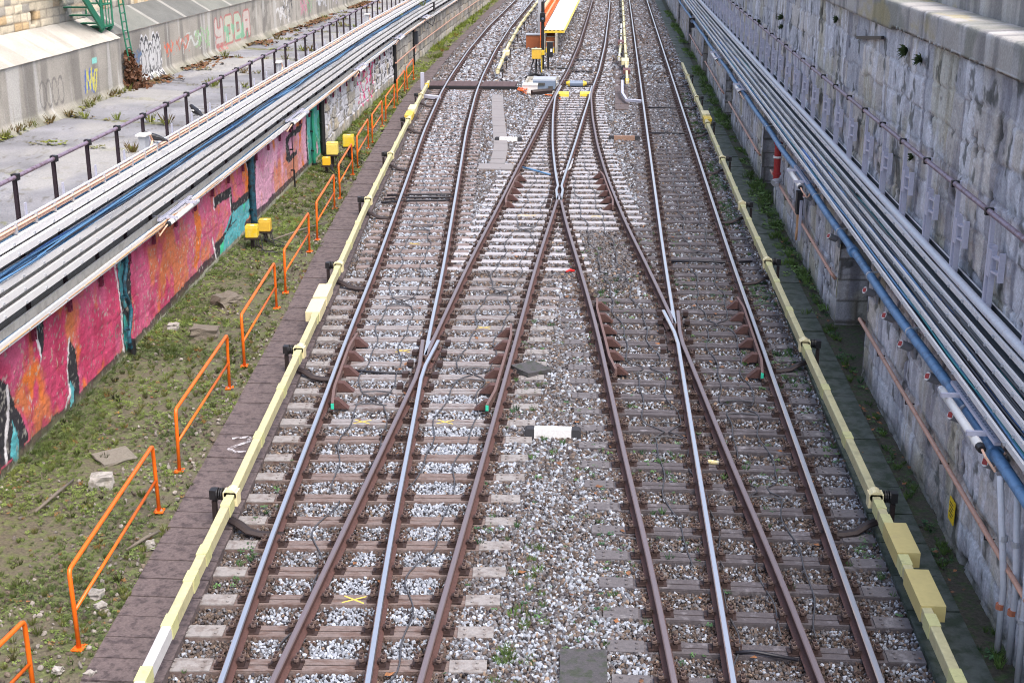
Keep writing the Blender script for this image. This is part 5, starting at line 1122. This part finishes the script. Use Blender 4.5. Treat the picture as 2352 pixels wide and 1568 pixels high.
b=MB(); b.box((p[0]+.36,p[1]+.05,.98),(.3,.26,.72)); b.build('black_case',M_black,t); b=MB(); b.box((p[0]+.44,p[1]-.09,.95),(.1,.012,.16)); b.build('label_plate',M_white,t); b=MB(); b.cyl((p[0]+.28,p[1]+.05,0),(p[0]+.28,p[1]+.05,.65),.05,8); b.build('case_stand',M_black,t)
for k in range(2): b=MB(); b.tube([(p[0]+.1,p[1],.1),(p[0]+.6,p[1]+.1,.06),(p[0]+1.6,p[1]-.2+.8*k,.05),(float(B_(p[1]))-.1,p[1]-.3+.9*k,.05)],.035,6); b.build('ground_cable',M_black,t)
p=G(1232,172,0.); t=thing('relay_box',(p[0],p[1],0),'yellow relay box on a thin dark stand before the signal post','box'); b=MB(); b.box((p[0],p[1],1.0),(.44,.4,.44)); b.build('housing',mat('ochre_yellow',(0,0,0)),t); b=MB(); b.box((p[0],p[1],1.235),(.47,.43,.03)); b.build('lid',M_yel,t)
b=MB(); b.cyl((p[0],p[1],0),(p[0],p[1],.78),.04,8); b.box((p[0],p[1],.77),(.4,.36,.03)); b.build('stand',M_black,t)
for s in (-1,0,1): b=MB(); b.tube([(p[0]+.12*s,p[1],.78),(p[0]+.2*s-.05,p[1]-.1,.35),(p[0]+.25*s,p[1]-.3,.1),(p[0]+.35*s,p[1]-.9,.05)],.035,6); b.build('hose',M_black,t)
b=MB(); b.tube([(p[0]-.4,p[1]-1.6,.06),(p[0],p[1]-1.0,.14),(p[0]+.4,p[1]-1.3,.06)],.06,6); tag(b.build('black_hose',M_black),'thick black hose lying before the yellow relay box','hose')
b=MB(); q=G(1238,165,0.); b.box((p[0]+.22,p[1]+.6,1.0),(.28,.2,.22)); b.cyl((p[0]+.22,p[1]+.6,0),(p[0]+.22,p[1]+.6,.9),.03,8); tag(b.build('small_yellow_box',M_gyel),'small yellow box peeping out behind the relay box','box')
# point machine in its concrete pit
x0,x1,y0,y1=-3.98,-2.55,59.2,64.3
t=thing('point_machine',((x0+x1)/2,60.8,0),'grey point machine in a shallow concrete tray beside the switch','point machine')
for (c,d) in (((x0,(y0+y1)/2+.6,.06),(.1,y1-y0-.9,.16)),(((x0+x1)/2-.0,y1,.06),(x1-x0,.16,.16))): b=MB(); b.box(c,d); b.build('tray_wall',M_conc,t)
b=MB(); b.box(((x0+x1)/2,(y0+y1)/2,-.02),(x1-x0,y1-y0,.03)); b.build('tray_floor',M_conc,t)
b=MB(); b.box((-3.05,60.9,.24),(.98,1.2,.36)); b.build('housing',M_grey,t); b=MB(); b.box((-3.05,61.0,.44),(1.02,1.2,.06)); b.build('lid',M_galv,t); b=MB(); b.box((-3.2,60.28,.28),(.4,.05,.12)); b.box((-2.75,60.27,.12),(.2,.08,.16)); b.build('latch',M_slate,t)
b=MB(); b.beam((-2.5,61.,.16),(float(B_(61))-.1,61,.14),.12,.06); b.beam((-2.5,61.6,.16),(float(B_(61))-.1,61.5,.14),.1,.06); b.build('drive_rod',M_galv,t)
b=MB(); b.box((-3.62,59.7,.16),(.62,.6,.34)); b.build('white_case',M_white,t); b=MB(); b.box((-3.62,59.7,.345),(.66,.66,.04)); b.build('white_case_lid',M_white,t)
R=random.Random(3)
t=thing('orange_cable_coil',(-3.9,59.2,.05),'tangled orange cables beside the white case of the point machine','cables')
for k in range(4):
    b=MB(); b.tube([(-3.95+R.uniform(-.25,.3),59.3+R.uniform(-.9,.7),.05+R.uniform(0,.2)) for _ in range(6)],.018,5); b.build('cable',M_orange,t)
b=MB(); b.tube([(-2.9,58.6,.04),(-2.5,58.2,.05),(-2.2,57.3,.04)],.03,5); b.build('cable',M_orange,t)
b=MB(); b.tube([(-3.5,58.9,.08),(-3.1,59.1,.1),(-2.7,59.5,.08)],.13,6); tag(b.build('dark_duct',M_iron),'dark cable duct lying in front of the point machine','duct')
t=thing('switch_lock',(-1.62,61.8,0),'grey cylinder with yellow ends between the switch blades','switch lock'); b=MB(); b.cyl((-1.95,61.8,.14),(-1.35,61.8,.14),.13,12); b.build('cylinder',M_grey,t)
for s in (-1,1): b=MB(); b.cyl((-1.65+s*.30,61.8,.14),(-1.65+s*.46,61.8,.14),.14,12,.07); b.build('end',M_gyel,t); b=MB(); b.cyl((-1.65+s*.46,61.8,.12),(-1.65+s*.72,61.8,.12),.04,8); b.build('rod',M_iron,t)
for s,lb in ((-1,'left yellow roller cover between the switch blades'),(1,'right yellow roller cover between the switch blades')):
    p=G(1295 if s<0 else 1344,216,.1); b=MB(); b.sweep([(p[0]-.22,p[1],0),(p[0]+.22,p[1],0)],[(-.16,0),(-.13,.14),(-.04,.2),(.06,.2),(.14,.12),(.16,0)]); tag(b.build('roller_cover',M_gyel),lb,'cover')
#SECTION7
# ------------------------------------------------------------------ loop wires on the tracks
def wires(c,y0,y1,label,off=.26,cross=(),amp=.05,n=2):
    t=thing('loop_wires',(float(c((y0+y1)/2)),(y0+y1)/2,0),label,'wires')
    for s in ((-1,1) if n==2 else (1,)):
        ph=random.uniform(0,6); pts=[]
        for y in np.arange(y0,y1,.14):
            o=s*off
            for q in cross: o*= 1-.92*math.exp(-((y-q)/.16)**2) 
            pts.append((float(c(y))+o+amp*math.sin(y*2.1+ph)+amp*.6*math.sin(y*4.3+ph*2),y,.016+.008*math.sin(y*9)))
        b=MB(); b.tube(pts,.011,5); b.build('wire',M_wire,t,smooth=True)
    for q in cross:
        if n<2: break
        for dq in (-.3,.3):
            b=MB(); b.tube([(float(c(q))-off,q+dq,.02),(float(c(q)),q+dq+.05,.028),(float(c(q))+off,q+dq,.02)],.011,5); b.build('cross_wire',M_wire,t)
wires(lambda y:cLm(y)+0.,16.8,58,'wavy loop wires between the rails of the left track',.27,(20.6,26.3,33.))
wires(lambda y:cLd(y)+.12,17.,58,'wavy loop wires between the rails of the left crossover',.27,(21.9,27.2,33.,42.))
wires(lambda y:cRd(y)-.0,15.,54,'wavy loop wires between the rails of the right crossover',.24,(19.5,22.5,28.8))
wires(lambda y:cRm(y)+.1,13.4,60,'wavy loop wires between the rails of the right track',.24,(17.4,20.6,25.2,31.))
wires(lambda y:cLm(y)-.25,11.,16.7,'single thin wire snaking between the nearest left rails',.1,(),.10,1)
wires(lambda y:cLd(y)+.25,11.,16.6,'single thin wire snaking beside the brown right rail of the left crossover',.1,(),.10,1)
wires(lambda y:cRd(y)+.0,11.,14.8,'single thin wire snaking between the nearest right rails',.02,(),.08,1)
def cab(pts,r,label,m=None): b=MB(); b.tube(pts,r,6); return tag(b.build('track_cable',m or M_cblack,smooth=True),label,'cable')
y=21.9; cab([(float(A_(y))+.1,y+.05,.03),(float(A_(y))+.7,y+.0,.02),(float(B_(y))-.2,y-.02,.02)],.026,'black cable crossing the left track before the first crossing nose')
y=36.2; 
for k in range(3): cab([(float(A_(y))-.5,y+.5*k-.3,.03),(float(A_(y))+.3,y+.4*k,.05),(float(A_(y))+.9,y+.45*k+.1,.03),(float(C_(y))-.1,y+.4*k+.15,.05)],.03,'%s of three black cables crossing the left track'%('nearest','middle','farthest')[k])
for k,y in enumerate((30.,48.5,55.)): cab([(float(FF(y))+.1,y,.03),(2.,y+.06,.04),(float(H_(y))-.1,y,.03),(float(H_(y))+.5,y+.2,.02)],.03,'black cable crossing the right track, %s one from the front'%ORD[k])
for k,y in enumerate((67.3,72.5)): cab([(float(B_(y))-.1,y,.03),(float(cLd(y)),y+.2,.05),(float(D_(y))+.1,y,.03)],.04,'black cable crossing the middle track, %s one beyond the switch'%('nearer','farther')[k])
y=41.; cab([(float(B_(y))+.1,y+.3,.06),(float(B_(y))+.35,y+.1,.05),(float(E_(y))-.05,y-.8,.04)],.03,'blue grey cable between the rails left of the central crossing',M_cblue2); cab([(float(E_(y))+.1,y-.8,.04),(float(E_(y))+.45,y+.1,.07),(float(E_(y))+.5,y+1.8,.06)],.04,'pale cable hooked beyond the central crossing',M_cpale)
y=13.0; cab([(float(FF(y))+.1,y-.0,.03),(float(FF(y))+.3,y+.02,.04),(float(G_(y))-.1,y-.1,.03)],.02,'black cable between the nearest right rails')
# chalk crosses on sleepers
for k,(x,y,cl) in enumerate(((804,1402,1),(1109,760,1),(828,978,1),(1020,978,1),(925,808,0),(955,556,0),(1200,492,1),(1220,492,0),(1370,492,0))):
    p=G(x,y,.0); j=min(range(len(SLEEP)),key=lambda i:abs(SLEEP[i][1]+(p[0]-SLEEP[i][0])*math.tan(SLEEP[i][2])-p[1])+(9 if not (SLEEP[i][3]<(p[0]-SLEEP[i][0])<SLEEP[i][4]) else 0)); s=SLEEP[j]; yy=s[1]+(p[0]-s[0])*math.tan(s[2])
    b=MB()
    for q in (-1,1): b.add([(p[0]-.13,yy-q*.08-.014,.0065),(p[0]-.13,yy-q*.08+.014,.0065),(p[0]+.13,yy+q*.08+.014,.0065+.001*(q+1)),(p[0]+.13,yy+q*.08-.014,.0065+.001*(q+1))],[(0,3,2,1)])
    tag(b.build('chalk_cross',M_paintY),'%s yellow chalk cross on a sleeper, counted from the front'%ORD[k],'marking','yellow chalk crosses')
p=G(548,1025,.052); b=MB(); R=random.Random(5)
pl=[(-.18,.30),(.05,.38),(.12,.22),(-.02,.05),(-.12,-.1),(.0,-.22),(.16,-.2)]
z=.056
for i in range(len(pl)-1):
    a=np.array(pl[i]);c=np.array(pl[i+1]); d=c-a; n_=np.array([-d[1],d[0]])/np.hypot(*d)*.035
    b.add([(p[0]+a[0]-n_[0],p[1]+a[1]-n_[1],z),(p[0]+c[0]-n_[0],p[1]+c[1]-n_[1],z),(p[0]+c[0]+n_[0],p[1]+c[1]+n_[1],z),(p[0]+a[0]+n_[0],p[1]+a[1]+n_[1],z)],[(0,1,2,3)])
tag(b.build('painted_mark',M_paintW),'white painted squiggle on the left walkway slabs','marking')
# ------------------------------------------------------------------ ballast stones, ground cover (uncountable stuff)
def library(name,objs):
    c=bpy.data.collections.new(name)
    for o in objs:
        COL.objects.unlink(o); c.objects.link(o)
    return c
def scatter(name,P,rot,sc,colr,lib,label,cat):
    n=len(P); me=bpy.data.meshes.new(name); me.vertices.add(n); me.vertices.foreach_set('co',P.astype(np.float32).ravel())
    a=me.attributes.new('rot','FLOAT_VECTOR','POINT'); a.data.foreach_set('vector',rot.astype(np.float32).ravel())
    a=me.attributes.new('sc','FLOAT_VECTOR','POINT'); a.data.foreach_set('vector',sc.astype(np.float32).ravel())
    a=me.attributes.new('col','FLOAT_COLOR','POINT'); a.data.foreach_set('color',np.concatenate([colr,np.ones((n,1))],1).astype(np.float32).ravel())
    o=bpy.data.objects.new(name,me); COL.objects.link(o)
    ng=bpy.data.node_groups.new(name,'GeometryNodeTree'); ng.interface.new_socket('Geometry',in_out='INPUT',socket_type='NodeSocketGeometry'); ng.interface.new_socket('Geometry',in_out='OUTPUT',socket_type='NodeSocketGeometry')
    N=ng.nodes;L=ng.links; gi=N.new('NodeGroupInput'); go=N.new('NodeGroupOutput'); ip=N.new('GeometryNodeInstanceOnPoints'); ci=N.new('GeometryNodeCollectionInfo')
    ci.inputs['Collection'].default_value=lib; ci.inputs['Separate Children'].default_value=True; ci.inputs['Reset Children'].default_value=True
    ip.inputs['Pick Instance'].default_value=True
    def na(nm,t): q=N.new('GeometryNodeInputNamedAttribute'); q.data_type=t; q.inputs['Name'].default_value=nm; return q.outputs['Attribute']
    L.new(gi.outputs[0],ip.inputs['Points']); L.new(ci.outputs[0],ip.inputs['Instance']); L.new(na('rot','FLOAT_VECTOR'),ip.inputs['Rotation']); L.new(na('sc','FLOAT_VECTOR'),ip.inputs['Scale'])
    rv=N.new('FunctionNodeRandomValue'); rv.data_type='INT'; rv.inputs['Min'].default_value=0; rv.inputs['Max'].default_value=len(lib.objects)-1
    for q in rv.outputs:
        if q.enabled and q.type=='INT': L.new(q,ip.inputs['Instance Index'])
    for q in rv.inputs:
        if q.type=='INT' and q.name=='Min': q.default_value=0
        if q.type=='INT' and q.name=='Max': q.default_value=len(lib.objects)-1
    L.new(ip.outputs[0],go.inputs[0]); md=o.modifiers.new('scatter','NODES'); md.node_group=ng
    return tag(kind(o,'stuff'),label,cat)
import bmesh
M_stone=inst_mat('ballast_stone',.85,.25); M_leaf=inst_mat('ground_leaf',.6,.3)
rocks=[]
for i in range(12):
    R=np.random.default_rng(100+i); bm=bmesh.new(); bmesh.ops.create_icosphere(bm,subdivisions=2,radius=.5)
    for k in range(11):
        nrm=R.normal(size=3); nrm/=np.linalg.norm(nrm); dd=R.uniform(.26,.40)
        for v in bm.verts:
            q=np.dot(v.co,nrm)
            if q>dd: v.co-=Vector(nrm*(q-dd))
    s=(R.uniform(.95,1.35),R.uniform(.75,1.05),R.uniform(.65,.95))
    for v in bm.verts: v.co=Vector((v.co.x*s[0],v.co.y*s[1],v.co.z*s[2]))
    bmesh.ops.dissolve_limit(bm,angle_limit=.09,verts=bm.verts,edges=bm.edges)
    me=bpy.data.meshes.new('rock'); bm.to_mesh(me); bm.free(); me.materials.append(M_stone); o=bpy.data.objects.new('rock',me); COL.objects.link(o); rocks.append(o)
ROCKS=library('stone_library',rocks)
def jgrid(x0,x1,y0,y1,sp):
    nx,ny=int((x1-x0)/sp)+1,int((y1-y0)/sp)+1; X,Y=np.meshgrid(x0+np.arange(nx)*sp,y0+np.arange(ny)*sp); X=X+(np.arange(ny)%2)[:,None]*sp*.5
    return np.stack([X.ravel(),Y.ravel()],1)+RNG.uniform(-.38,.38,(nx*ny,2))*sp
pts=[];siz=[]
for (y0,y1,sp) in ((8.5,18,.035),(18,27,.043),(27,40,.058),(40,62,.082),(62,125,.14)):
    q=jgrid(-10.5,3.6,y0,y1,sp); lo=np.where(q[:,1]<60,TRL(q[:,1])-.02,WLR(q[:,1])); q=q[(q[:,0]>lo)&(q[:,0]<3.55)]; pts.append(q); siz.append(np.full(len(q),sp))
XY=np.concatenate(pts); SZ=np.concatenate(siz)
o_=np.argsort(XY[:,1]); XY=XY[o_]; SZ=SZ[o_]
onS=np.zeros(len(XY),bool)
for (cx,cy,an,x0,x1,wd) in SLEEP:
    r=abs(math.sin(an))*max(abs(x0),abs(x1))+.3; i0,i1=np.searchsorted(XY[:,1],[cy-r,cy+r]); d=XY[i0:i1]-[cx,cy]
    lx=d[:,0]*math.cos(an)+d[:,1]*math.sin(an); ly=-d[:,0]*math.sin(an)+d[:,1]*math.cos(an)
    onS[i0:i1]|=(lx>x0-.005)&(lx<x1+.005)&(np.abs(ly)<wd/2+.004)
keep=~onS
for (a,c,e,f) in ((0,0,0,0),): pass
keep&=~((np.abs(XY[:,0]-cP(XY[:,1]))<.24)&(XY[:,1]>42)&(XY[:,1]<58)); keep&=~((XY[:,0]>-3.95)&(XY[:,0]<-2.6)&(XY[:,1]>59.3)&(XY[:,1]<64.2))
XY=XY[keep];SZ=SZ[keep]; x,y=XY.T; n=len(XY)
near=lambda f: np.abs(x-f(y))
inA=((x>A_(y)+.1)&(x<C_(y)-.05)); inL=((x>np.minimum(B_(y),C_(y)))&(x<D_(y)-.05)); inR=((x>E_(y)+.05)&(x<H_(y)))&(y<34)|((x>FF(y))&(x<H_(y)))
outL=x<A_(y)-.05; wedge=(x>D_(y)+.05)&(x<E_(y)-.05)
u=RNG.random(n)[:,None]; u2=RNG.random(n)
wht=lin(166,172,184); gry=lin(116,114,118); brn=lin(104,92,86); rst=lin(90,74,68); drk=lin(70,66,70)
big=fbm(x*.7,y*.7,601,3)
clean=np.where(inL&(y<21),.88,np.where(inA,.58,np.where(inR,.26,np.where(wedge,.28,.30)))); clean=np.where(outL,.12,clean); clean=clean+ .5*(big-.5)
rr_=np.minimum.reduce([near(f) for f in (A_,B_,C_,D_,E_,G_,FF,H_)]); clean-=.45*sst(.24,.05,rr_)
clean-=.25*((x>B_(y))&(x<G_(y))&(y>28)&(y<60)); bigst=np.where(wedge&(y<30),1.22,1.)
clean=np.clip(clean,.05,1)
col=np.where((u2<clean)[:,None],wht,gry)
col=np.where(((u2>clean)&(RNG.random(n)<np.where(y>28,.35,np.where(outL|inR,.62,.42))))[:,None],brn,col); col=np.where((RNG.random(n)<.10)[:,None],drk,col); col=np.where((RNG.random(n)<.03)[:,None],lin(140,122,108),col)
col=np.where((RNG.random(n)<.55*sst(.26,.1,rr_)*(1-.55*(y>30)))[:,None],rst,col)
col=col*(.55+.75*u)
hgt=.012*np.where(inA|inL,1,.4)+.02*(big-.5); hgt=np.where(wedge,.025+.03*(big-.5),hgt); hgt=np.where(outL,.0,hgt)
zz=-.055+hgt+RNG.uniform(-.012,.014,n)
sc=SZ[:,None]*bigst[:,None]*1.42*RNG.uniform(.62,1.3,(n,1))*RNG.uniform(.85,1.15,(n,3))
scatter('ballast_stones',np.stack([x,y,zz],1),RNG.uniform(0,6.28,(n,3)),sc,col,ROCKS,'loose grey, white and brown ballast stones filling the track bed','ballast')
# ground cover: leaf clumps
def clump(seed,n,r,h,ls,blade=False):
    R=random.Random(seed); b=MB()
    for i in range(n):
        a=R.uniform(0,6.28); q=r*math.sqrt(R.random()); p=np.array([q*math.cos(a),q*math.sin(a),R.uniform(.1,1)*h]); d=R.uniform(0,6.28); t=R.uniform(-.2,.8)
        if blade:
            e=p*[1,1,0]; tip=e+np.array([math.cos(a)*h*.5,math.sin(a)*h*.5,h*R.uniform(.6,1.2)]); n_=np.array([-math.sin(a),math.cos(a),0])*ls; mid=(e+tip)/2+[0,0,.12*h]
            b.add([e-n_,e+n_,mid+n_*.8,tip,mid-n_*.8],[(0,1,2,3,4)])
        else:
            u=np.array([math.cos(d),math.sin(d),t*.6])*ls*R.uniform(.6,1.2); w_=np.array([-math.sin(d),math.cos(d),R.uniform(-.3,.3)])*ls*.45
            b.add([p-u*.5,p+w_,p+u*.5,p-w_],[(0,1,2,3)])
    o=b.build('leaf_clump',M_leaf); return o
LEAF=library('leaf_library',[clump(i,16,.5,.35,.30) for i in range(6)]+[clump(20+i,22,.3,.9,.035,True) for i in range(2)])
GRASS=library('grass_library',[clump(40+i,26,.3,1.0,.035,True) for i in range(4)])
P=[];S=[]
for (y0,y1,sp) in ((9,24,.05),(24,42,.07),(42,70,.11),(70,124,.2)):
    q=jgrid(-10.9,-4.9,y0,y1,sp); q=q[(q[:,0]>XL(q[:,1])-.02)&(q[:,0]<WLE(q[:,1])+.03)]; P.append(q); S.append(np.full(len(q),sp))
q=np.concatenate(P);S=np.concatenate(S); x,y=q.T
dens=fbm(x*1.1,y*1.1,701,4); edge=np.minimum(x-XL(y),WLE(y)-x); wallside=sst(.6,.0,x-XL(y))
pr=.34+2.0*(dens-.5)+.35*wallside-.2*sst(.6,.0,WLE(y)-x); k=RNG.random(len(x))<np.clip(pr,.12,.97); q=q[k];S=S[k];x,y=q.T; n=len(x)
t=np.clip(fbm(x*.8,y*.8,711,4)*1.6-.35+RNG.uniform(-.25,.25,n),0,1)[:,None]; g1,g2,g3=lin(86,102,62),lin(132,152,78),lin(160,168,84)
col=g1*(1-t)+g2*t; lt=(sst(.62,.78,fbm(x*.6,y*.35,712,3))[:,None])*.9; col=col*(1-lt)+g3*lt; mo=sst(38,60,y)[:,None]*.6; col=col*(1-mo)+lin(140,156,62)*mo
col=np.where((RNG.random(n)<.04)[:,None],lin(150,112,66),col)*RNG.uniform(.6,1.3,(n,1))
sc=(S*1.25*RNG.uniform(.5,1.3,n))[:,None]*np.ones(3)
scatter('ground_cover',np.stack([x,y,.0*x+.004],1),np.stack([RNG.uniform(-.25,.25,n),RNG.uniform(-.25,.25,n),RNG.uniform(0,6.28,n)],1),sc,col,LEAF,'low green weeds and moss covering the left verge','ground cover')
# pebbles in the verge
q=jgrid(-10.6,-5.1,9.5,60,.12); q=q[(q[:,0]>XL(q[:,1])+.05)&(q[:,0]<WLE(q[:,1])-.02)]; pk=fbm(q[:,0]*.9,q[:,1]*.9,721,4); q=q[RNG.random(len(q))<np.clip((pk-.38)*2.2+.3*sst(.9,.1,WLE(q[:,1])-q[:,0]),.05,.9)]; n=len(q)
col=np.where((RNG.random(n)<.5)[:,None],lin(140,134,128),lin(104,94,84))*RNG.uniform(.6,1.35,(n,1))
scatter('verge_pebbles',np.concatenate([q,np.full((n,1),.012)],1),RNG.uniform(0,6.28,(n,3)),(RNG.uniform(.025,.085,n)**1.0)[:,None]*RNG.uniform(.8,1.2,(n,3)),col,ROCKS,'grey pebbles strewn through the left verge','pebbles')
# grass tufts in the verge
q=jgrid(-10.6,-5.0,9.5,60,.2); q=q[(q[:,0]>XL(q[:,1])+.02)&(q[:,0]<WLE(q[:,1]))]; pk=fbm(q[:,0]*.6,q[:,1]*.5,731,3); q=q[RNG.random(len(q))<np.clip((pk-.46)*3,.02,.85)]; n=len(q)
col=(lin(92,112,52)*(1-RNG.random((n,1)))+lin(126,124,72)*RNG.random((n,1)))*.8
scatter('verge_grass',np.concatenate([q,np.full((n,1),.0)],1),np.stack([0*q[:,0],0*q[:,0],RNG.uniform(0,6.28,n)],1),RNG.uniform(.04,.11,n)[:,None]*np.ones(3),col,GRASS,'thin grass tufts growing in the left verge','grass')
# weeds on the ballast and along the right wall
q=jgrid(-4.6,4.4,10,60,.10); x,y=q.T; nz=fbm(x*1.3,y*.9,741,4)
dD=np.where((x>D_(y))&(x<E_(y)),.10,0)+np.where((x>E_(y))&(x<H_(y))&(y<33),.09,0)+.62*sst(.42,.05,np.abs(x-TRR(y)+.22))+.30*sst(.3,.0,np.abs(x-TRL(y)-.3))+.42*sst(.2,.0,np.abs(x-4.24))
pr=dD*np.clip((nz-.40)*5,0,1.6); k=(RNG.random(len(x))<pr)&~((x>3.45)&(x<4.02)); q=q[k];x,y=q.T;n=len(x)
t=RNG.random((n,1)); col=(lin(62,104,70)*(1-t)+lin(100,134,76)*t)*RNG.uniform(.6,1.2,(n,1))
scatter('track_weeds',np.stack([x,y,np.where(x>3.6,-.04,-.02)],1),np.stack([0*x,0*x,RNG.uniform(0,6.28,n)],1),(RNG.uniform(.04,.11,n)*np.where(x>4,1.15,1))[:,None]*np.ones(3),col,LEAF,'small green weeds sprouting from the ballast and along the right wall','weeds')
q=np.concatenate([np.stack([RNG.normal(-.95+.02*(yy-12),.13,9),RNG.normal(yy,.22,9)],1) for yy in (12.35,12.9,13.7,14.9)]+[np.stack([RNG.normal(4.27,.06,6),RNG.normal(yy,.35,6)],1) for yy in np.arange(13.4,60,2.3)]); n=len(q)
scatter('track_grass',np.concatenate([q,np.full((n,1),-.05)],1),np.stack([0*q[:,0],0*q[:,0],RNG.uniform(0,6.28,n)],1),RNG.uniform(.05,.13,n)[:,None]*np.ones(3),lin(104,134,70)*RNG.uniform(.6,1.2,(n,1)),GRASS,'green grass blades between the crossovers and at the right wall foot','grass')
# moss on the right verge (denser far away)
q=jgrid(3.95,4.42,26,110,.13); q=q[RNG.random(len(q))<np.clip(fbm(q[:,0]*2,q[:,1]*.6,751,3)*1.7-.52,0,.95)]; n=len(q)
scatter('right_moss',np.concatenate([q,np.full((n,1),-.0)],1),np.stack([0*q[:,0],0*q[:,0],RNG.uniform(0,6.28,n)],1),RNG.uniform(.12,.24,n)[:,None]*np.ones(3),(lin(104,134,72)*np.ones((n,1)))*RNG.uniform(.6,1.25,(n,1)),LEAF,'bright green moss along the distant right wall foot','moss')
# fallen leaves
LF=MB(); LF.add([(-.5,0,0),(-.2,.3,.08),(.1,.18,.03),(.5,.05,.1),(.15,-.15,.02),(-.15,-.33,.1)],[(0,1,2,3,4,5)]); lf=LF.build('leaf',M_leaf); LL=library('fallen_leaf_library',[lf])
q=np.stack([RNG.uniform(-4,4,170),RNG.uniform(11.5,34,170)],1); q=np.concatenate([q,np.stack([RNG.uniform(4.0,4.38,90),RNG.uniform(13,40,90)],1),np.stack([RNG.uniform(-8,-5.6,40),RNG.uniform(12,34,40)],1)]); n=len(q)
col=np.where((RNG.random(n)<.5)[:,None],lin(160,110,74),lin(132,92,66))*RNG.uniform(.6,1.2,(n,1))
scatter('fallen_leaves',np.concatenate([q,np.full((n,1),.012)],1),np.stack([RNG.uniform(-.3,.3,n),RNG.uniform(-.3,.3,n),RNG.uniform(0,6.28,n)],1),RNG.uniform(.05,.12,n)[:,None]*np.ones(3),col,LL,'brown fallen autumn leaves scattered on ballast and verges','leaves')
# leaf litter along the canal bank
ys_=RNG.uniform(35.6,80,2600); cl=fbm(ys_*.55,ys_*0,761,3); kk=cl>.5; ys_=ys_[kk]; xs_=XF+.1+np.abs(RNG.normal(0,.35,len(ys_))); n=len(ys_)
t=RNG.random((n,1)); scatter('leaf_litter',np.stack([xs_,ys_,np.full(n,FZ+.05)],1),np.stack([RNG.uniform(-.6,.6,n),RNG.uniform(-.6,.6,n),RNG.uniform(0,6.28,n)],1),RNG.uniform(.10,.24,n)[:,None]*np.ones(3),lin(120,78,54)*(1-t)+lin(96,84,54)*t,LL,'brown leaf litter heaped along the canal bank foot','leaves')
n=700; hh=RNG.random(n); yy_=36.1+RNG.normal(0,.20,n)*(1.25-hh); xx_=XF+.12+np.abs(RNG.normal(0,.20,n))*(1.2-hh); t=RNG.random((n,1))
scatter('ladder_leaf_heap',np.stack([xx_,yy_,FZ+.02+hh*1.0],1),RNG.uniform(0,6.28,(n,3)),RNG.uniform(.10,.2,n)[:,None]*np.ones(3),lin(112,76,54)*(1-t)+lin(84,60,46)*t,LL,'brown dry climber and leaf heap at the foot of the ladder','leaves')
# green tufts on the canal floor cracks
q=np.stack([RNG.uniform(-13,-9.6,3000),RNG.uniform(24,70,3000)],1); uu=q[:,1]*math.cos(.35)+q[:,0]*math.sin(.35); jb=uu/3.1+.25*(fbm(q[:,1]*.5,q[:,0]*.5,302)-.5); fr=np.abs(jb-np.round(jb))*3.1; k=(fr<.16)&(fbm(q[:,0]*1.2,q[:,1]*1.2,771)>.5); q=q[k]; n=len(q)
e=np.stack([XF+.2+np.abs(RNG.normal(0,.08,160)),RNG.uniform(25,36,160)],1); q=np.concatenate([q,e[fbm(e[:,1]*.8,e[:,1]*0,772)>.48]]); n=len(q)
t=RNG.random((n,1)); scatter('canal_weeds',np.concatenate([q,np.full((n,1),FZ)],1),np.stack([0*q[:,0],0*q[:,0],RNG.uniform(0,6.28,n)],1),RNG.uniform(.12,.3,n)[:,None]*np.ones(3),lin(120,132,58)*(1-t)+lin(112,92,60)*t,LEAF,'yellow green weeds in the cracks of the canal floor','weeds')
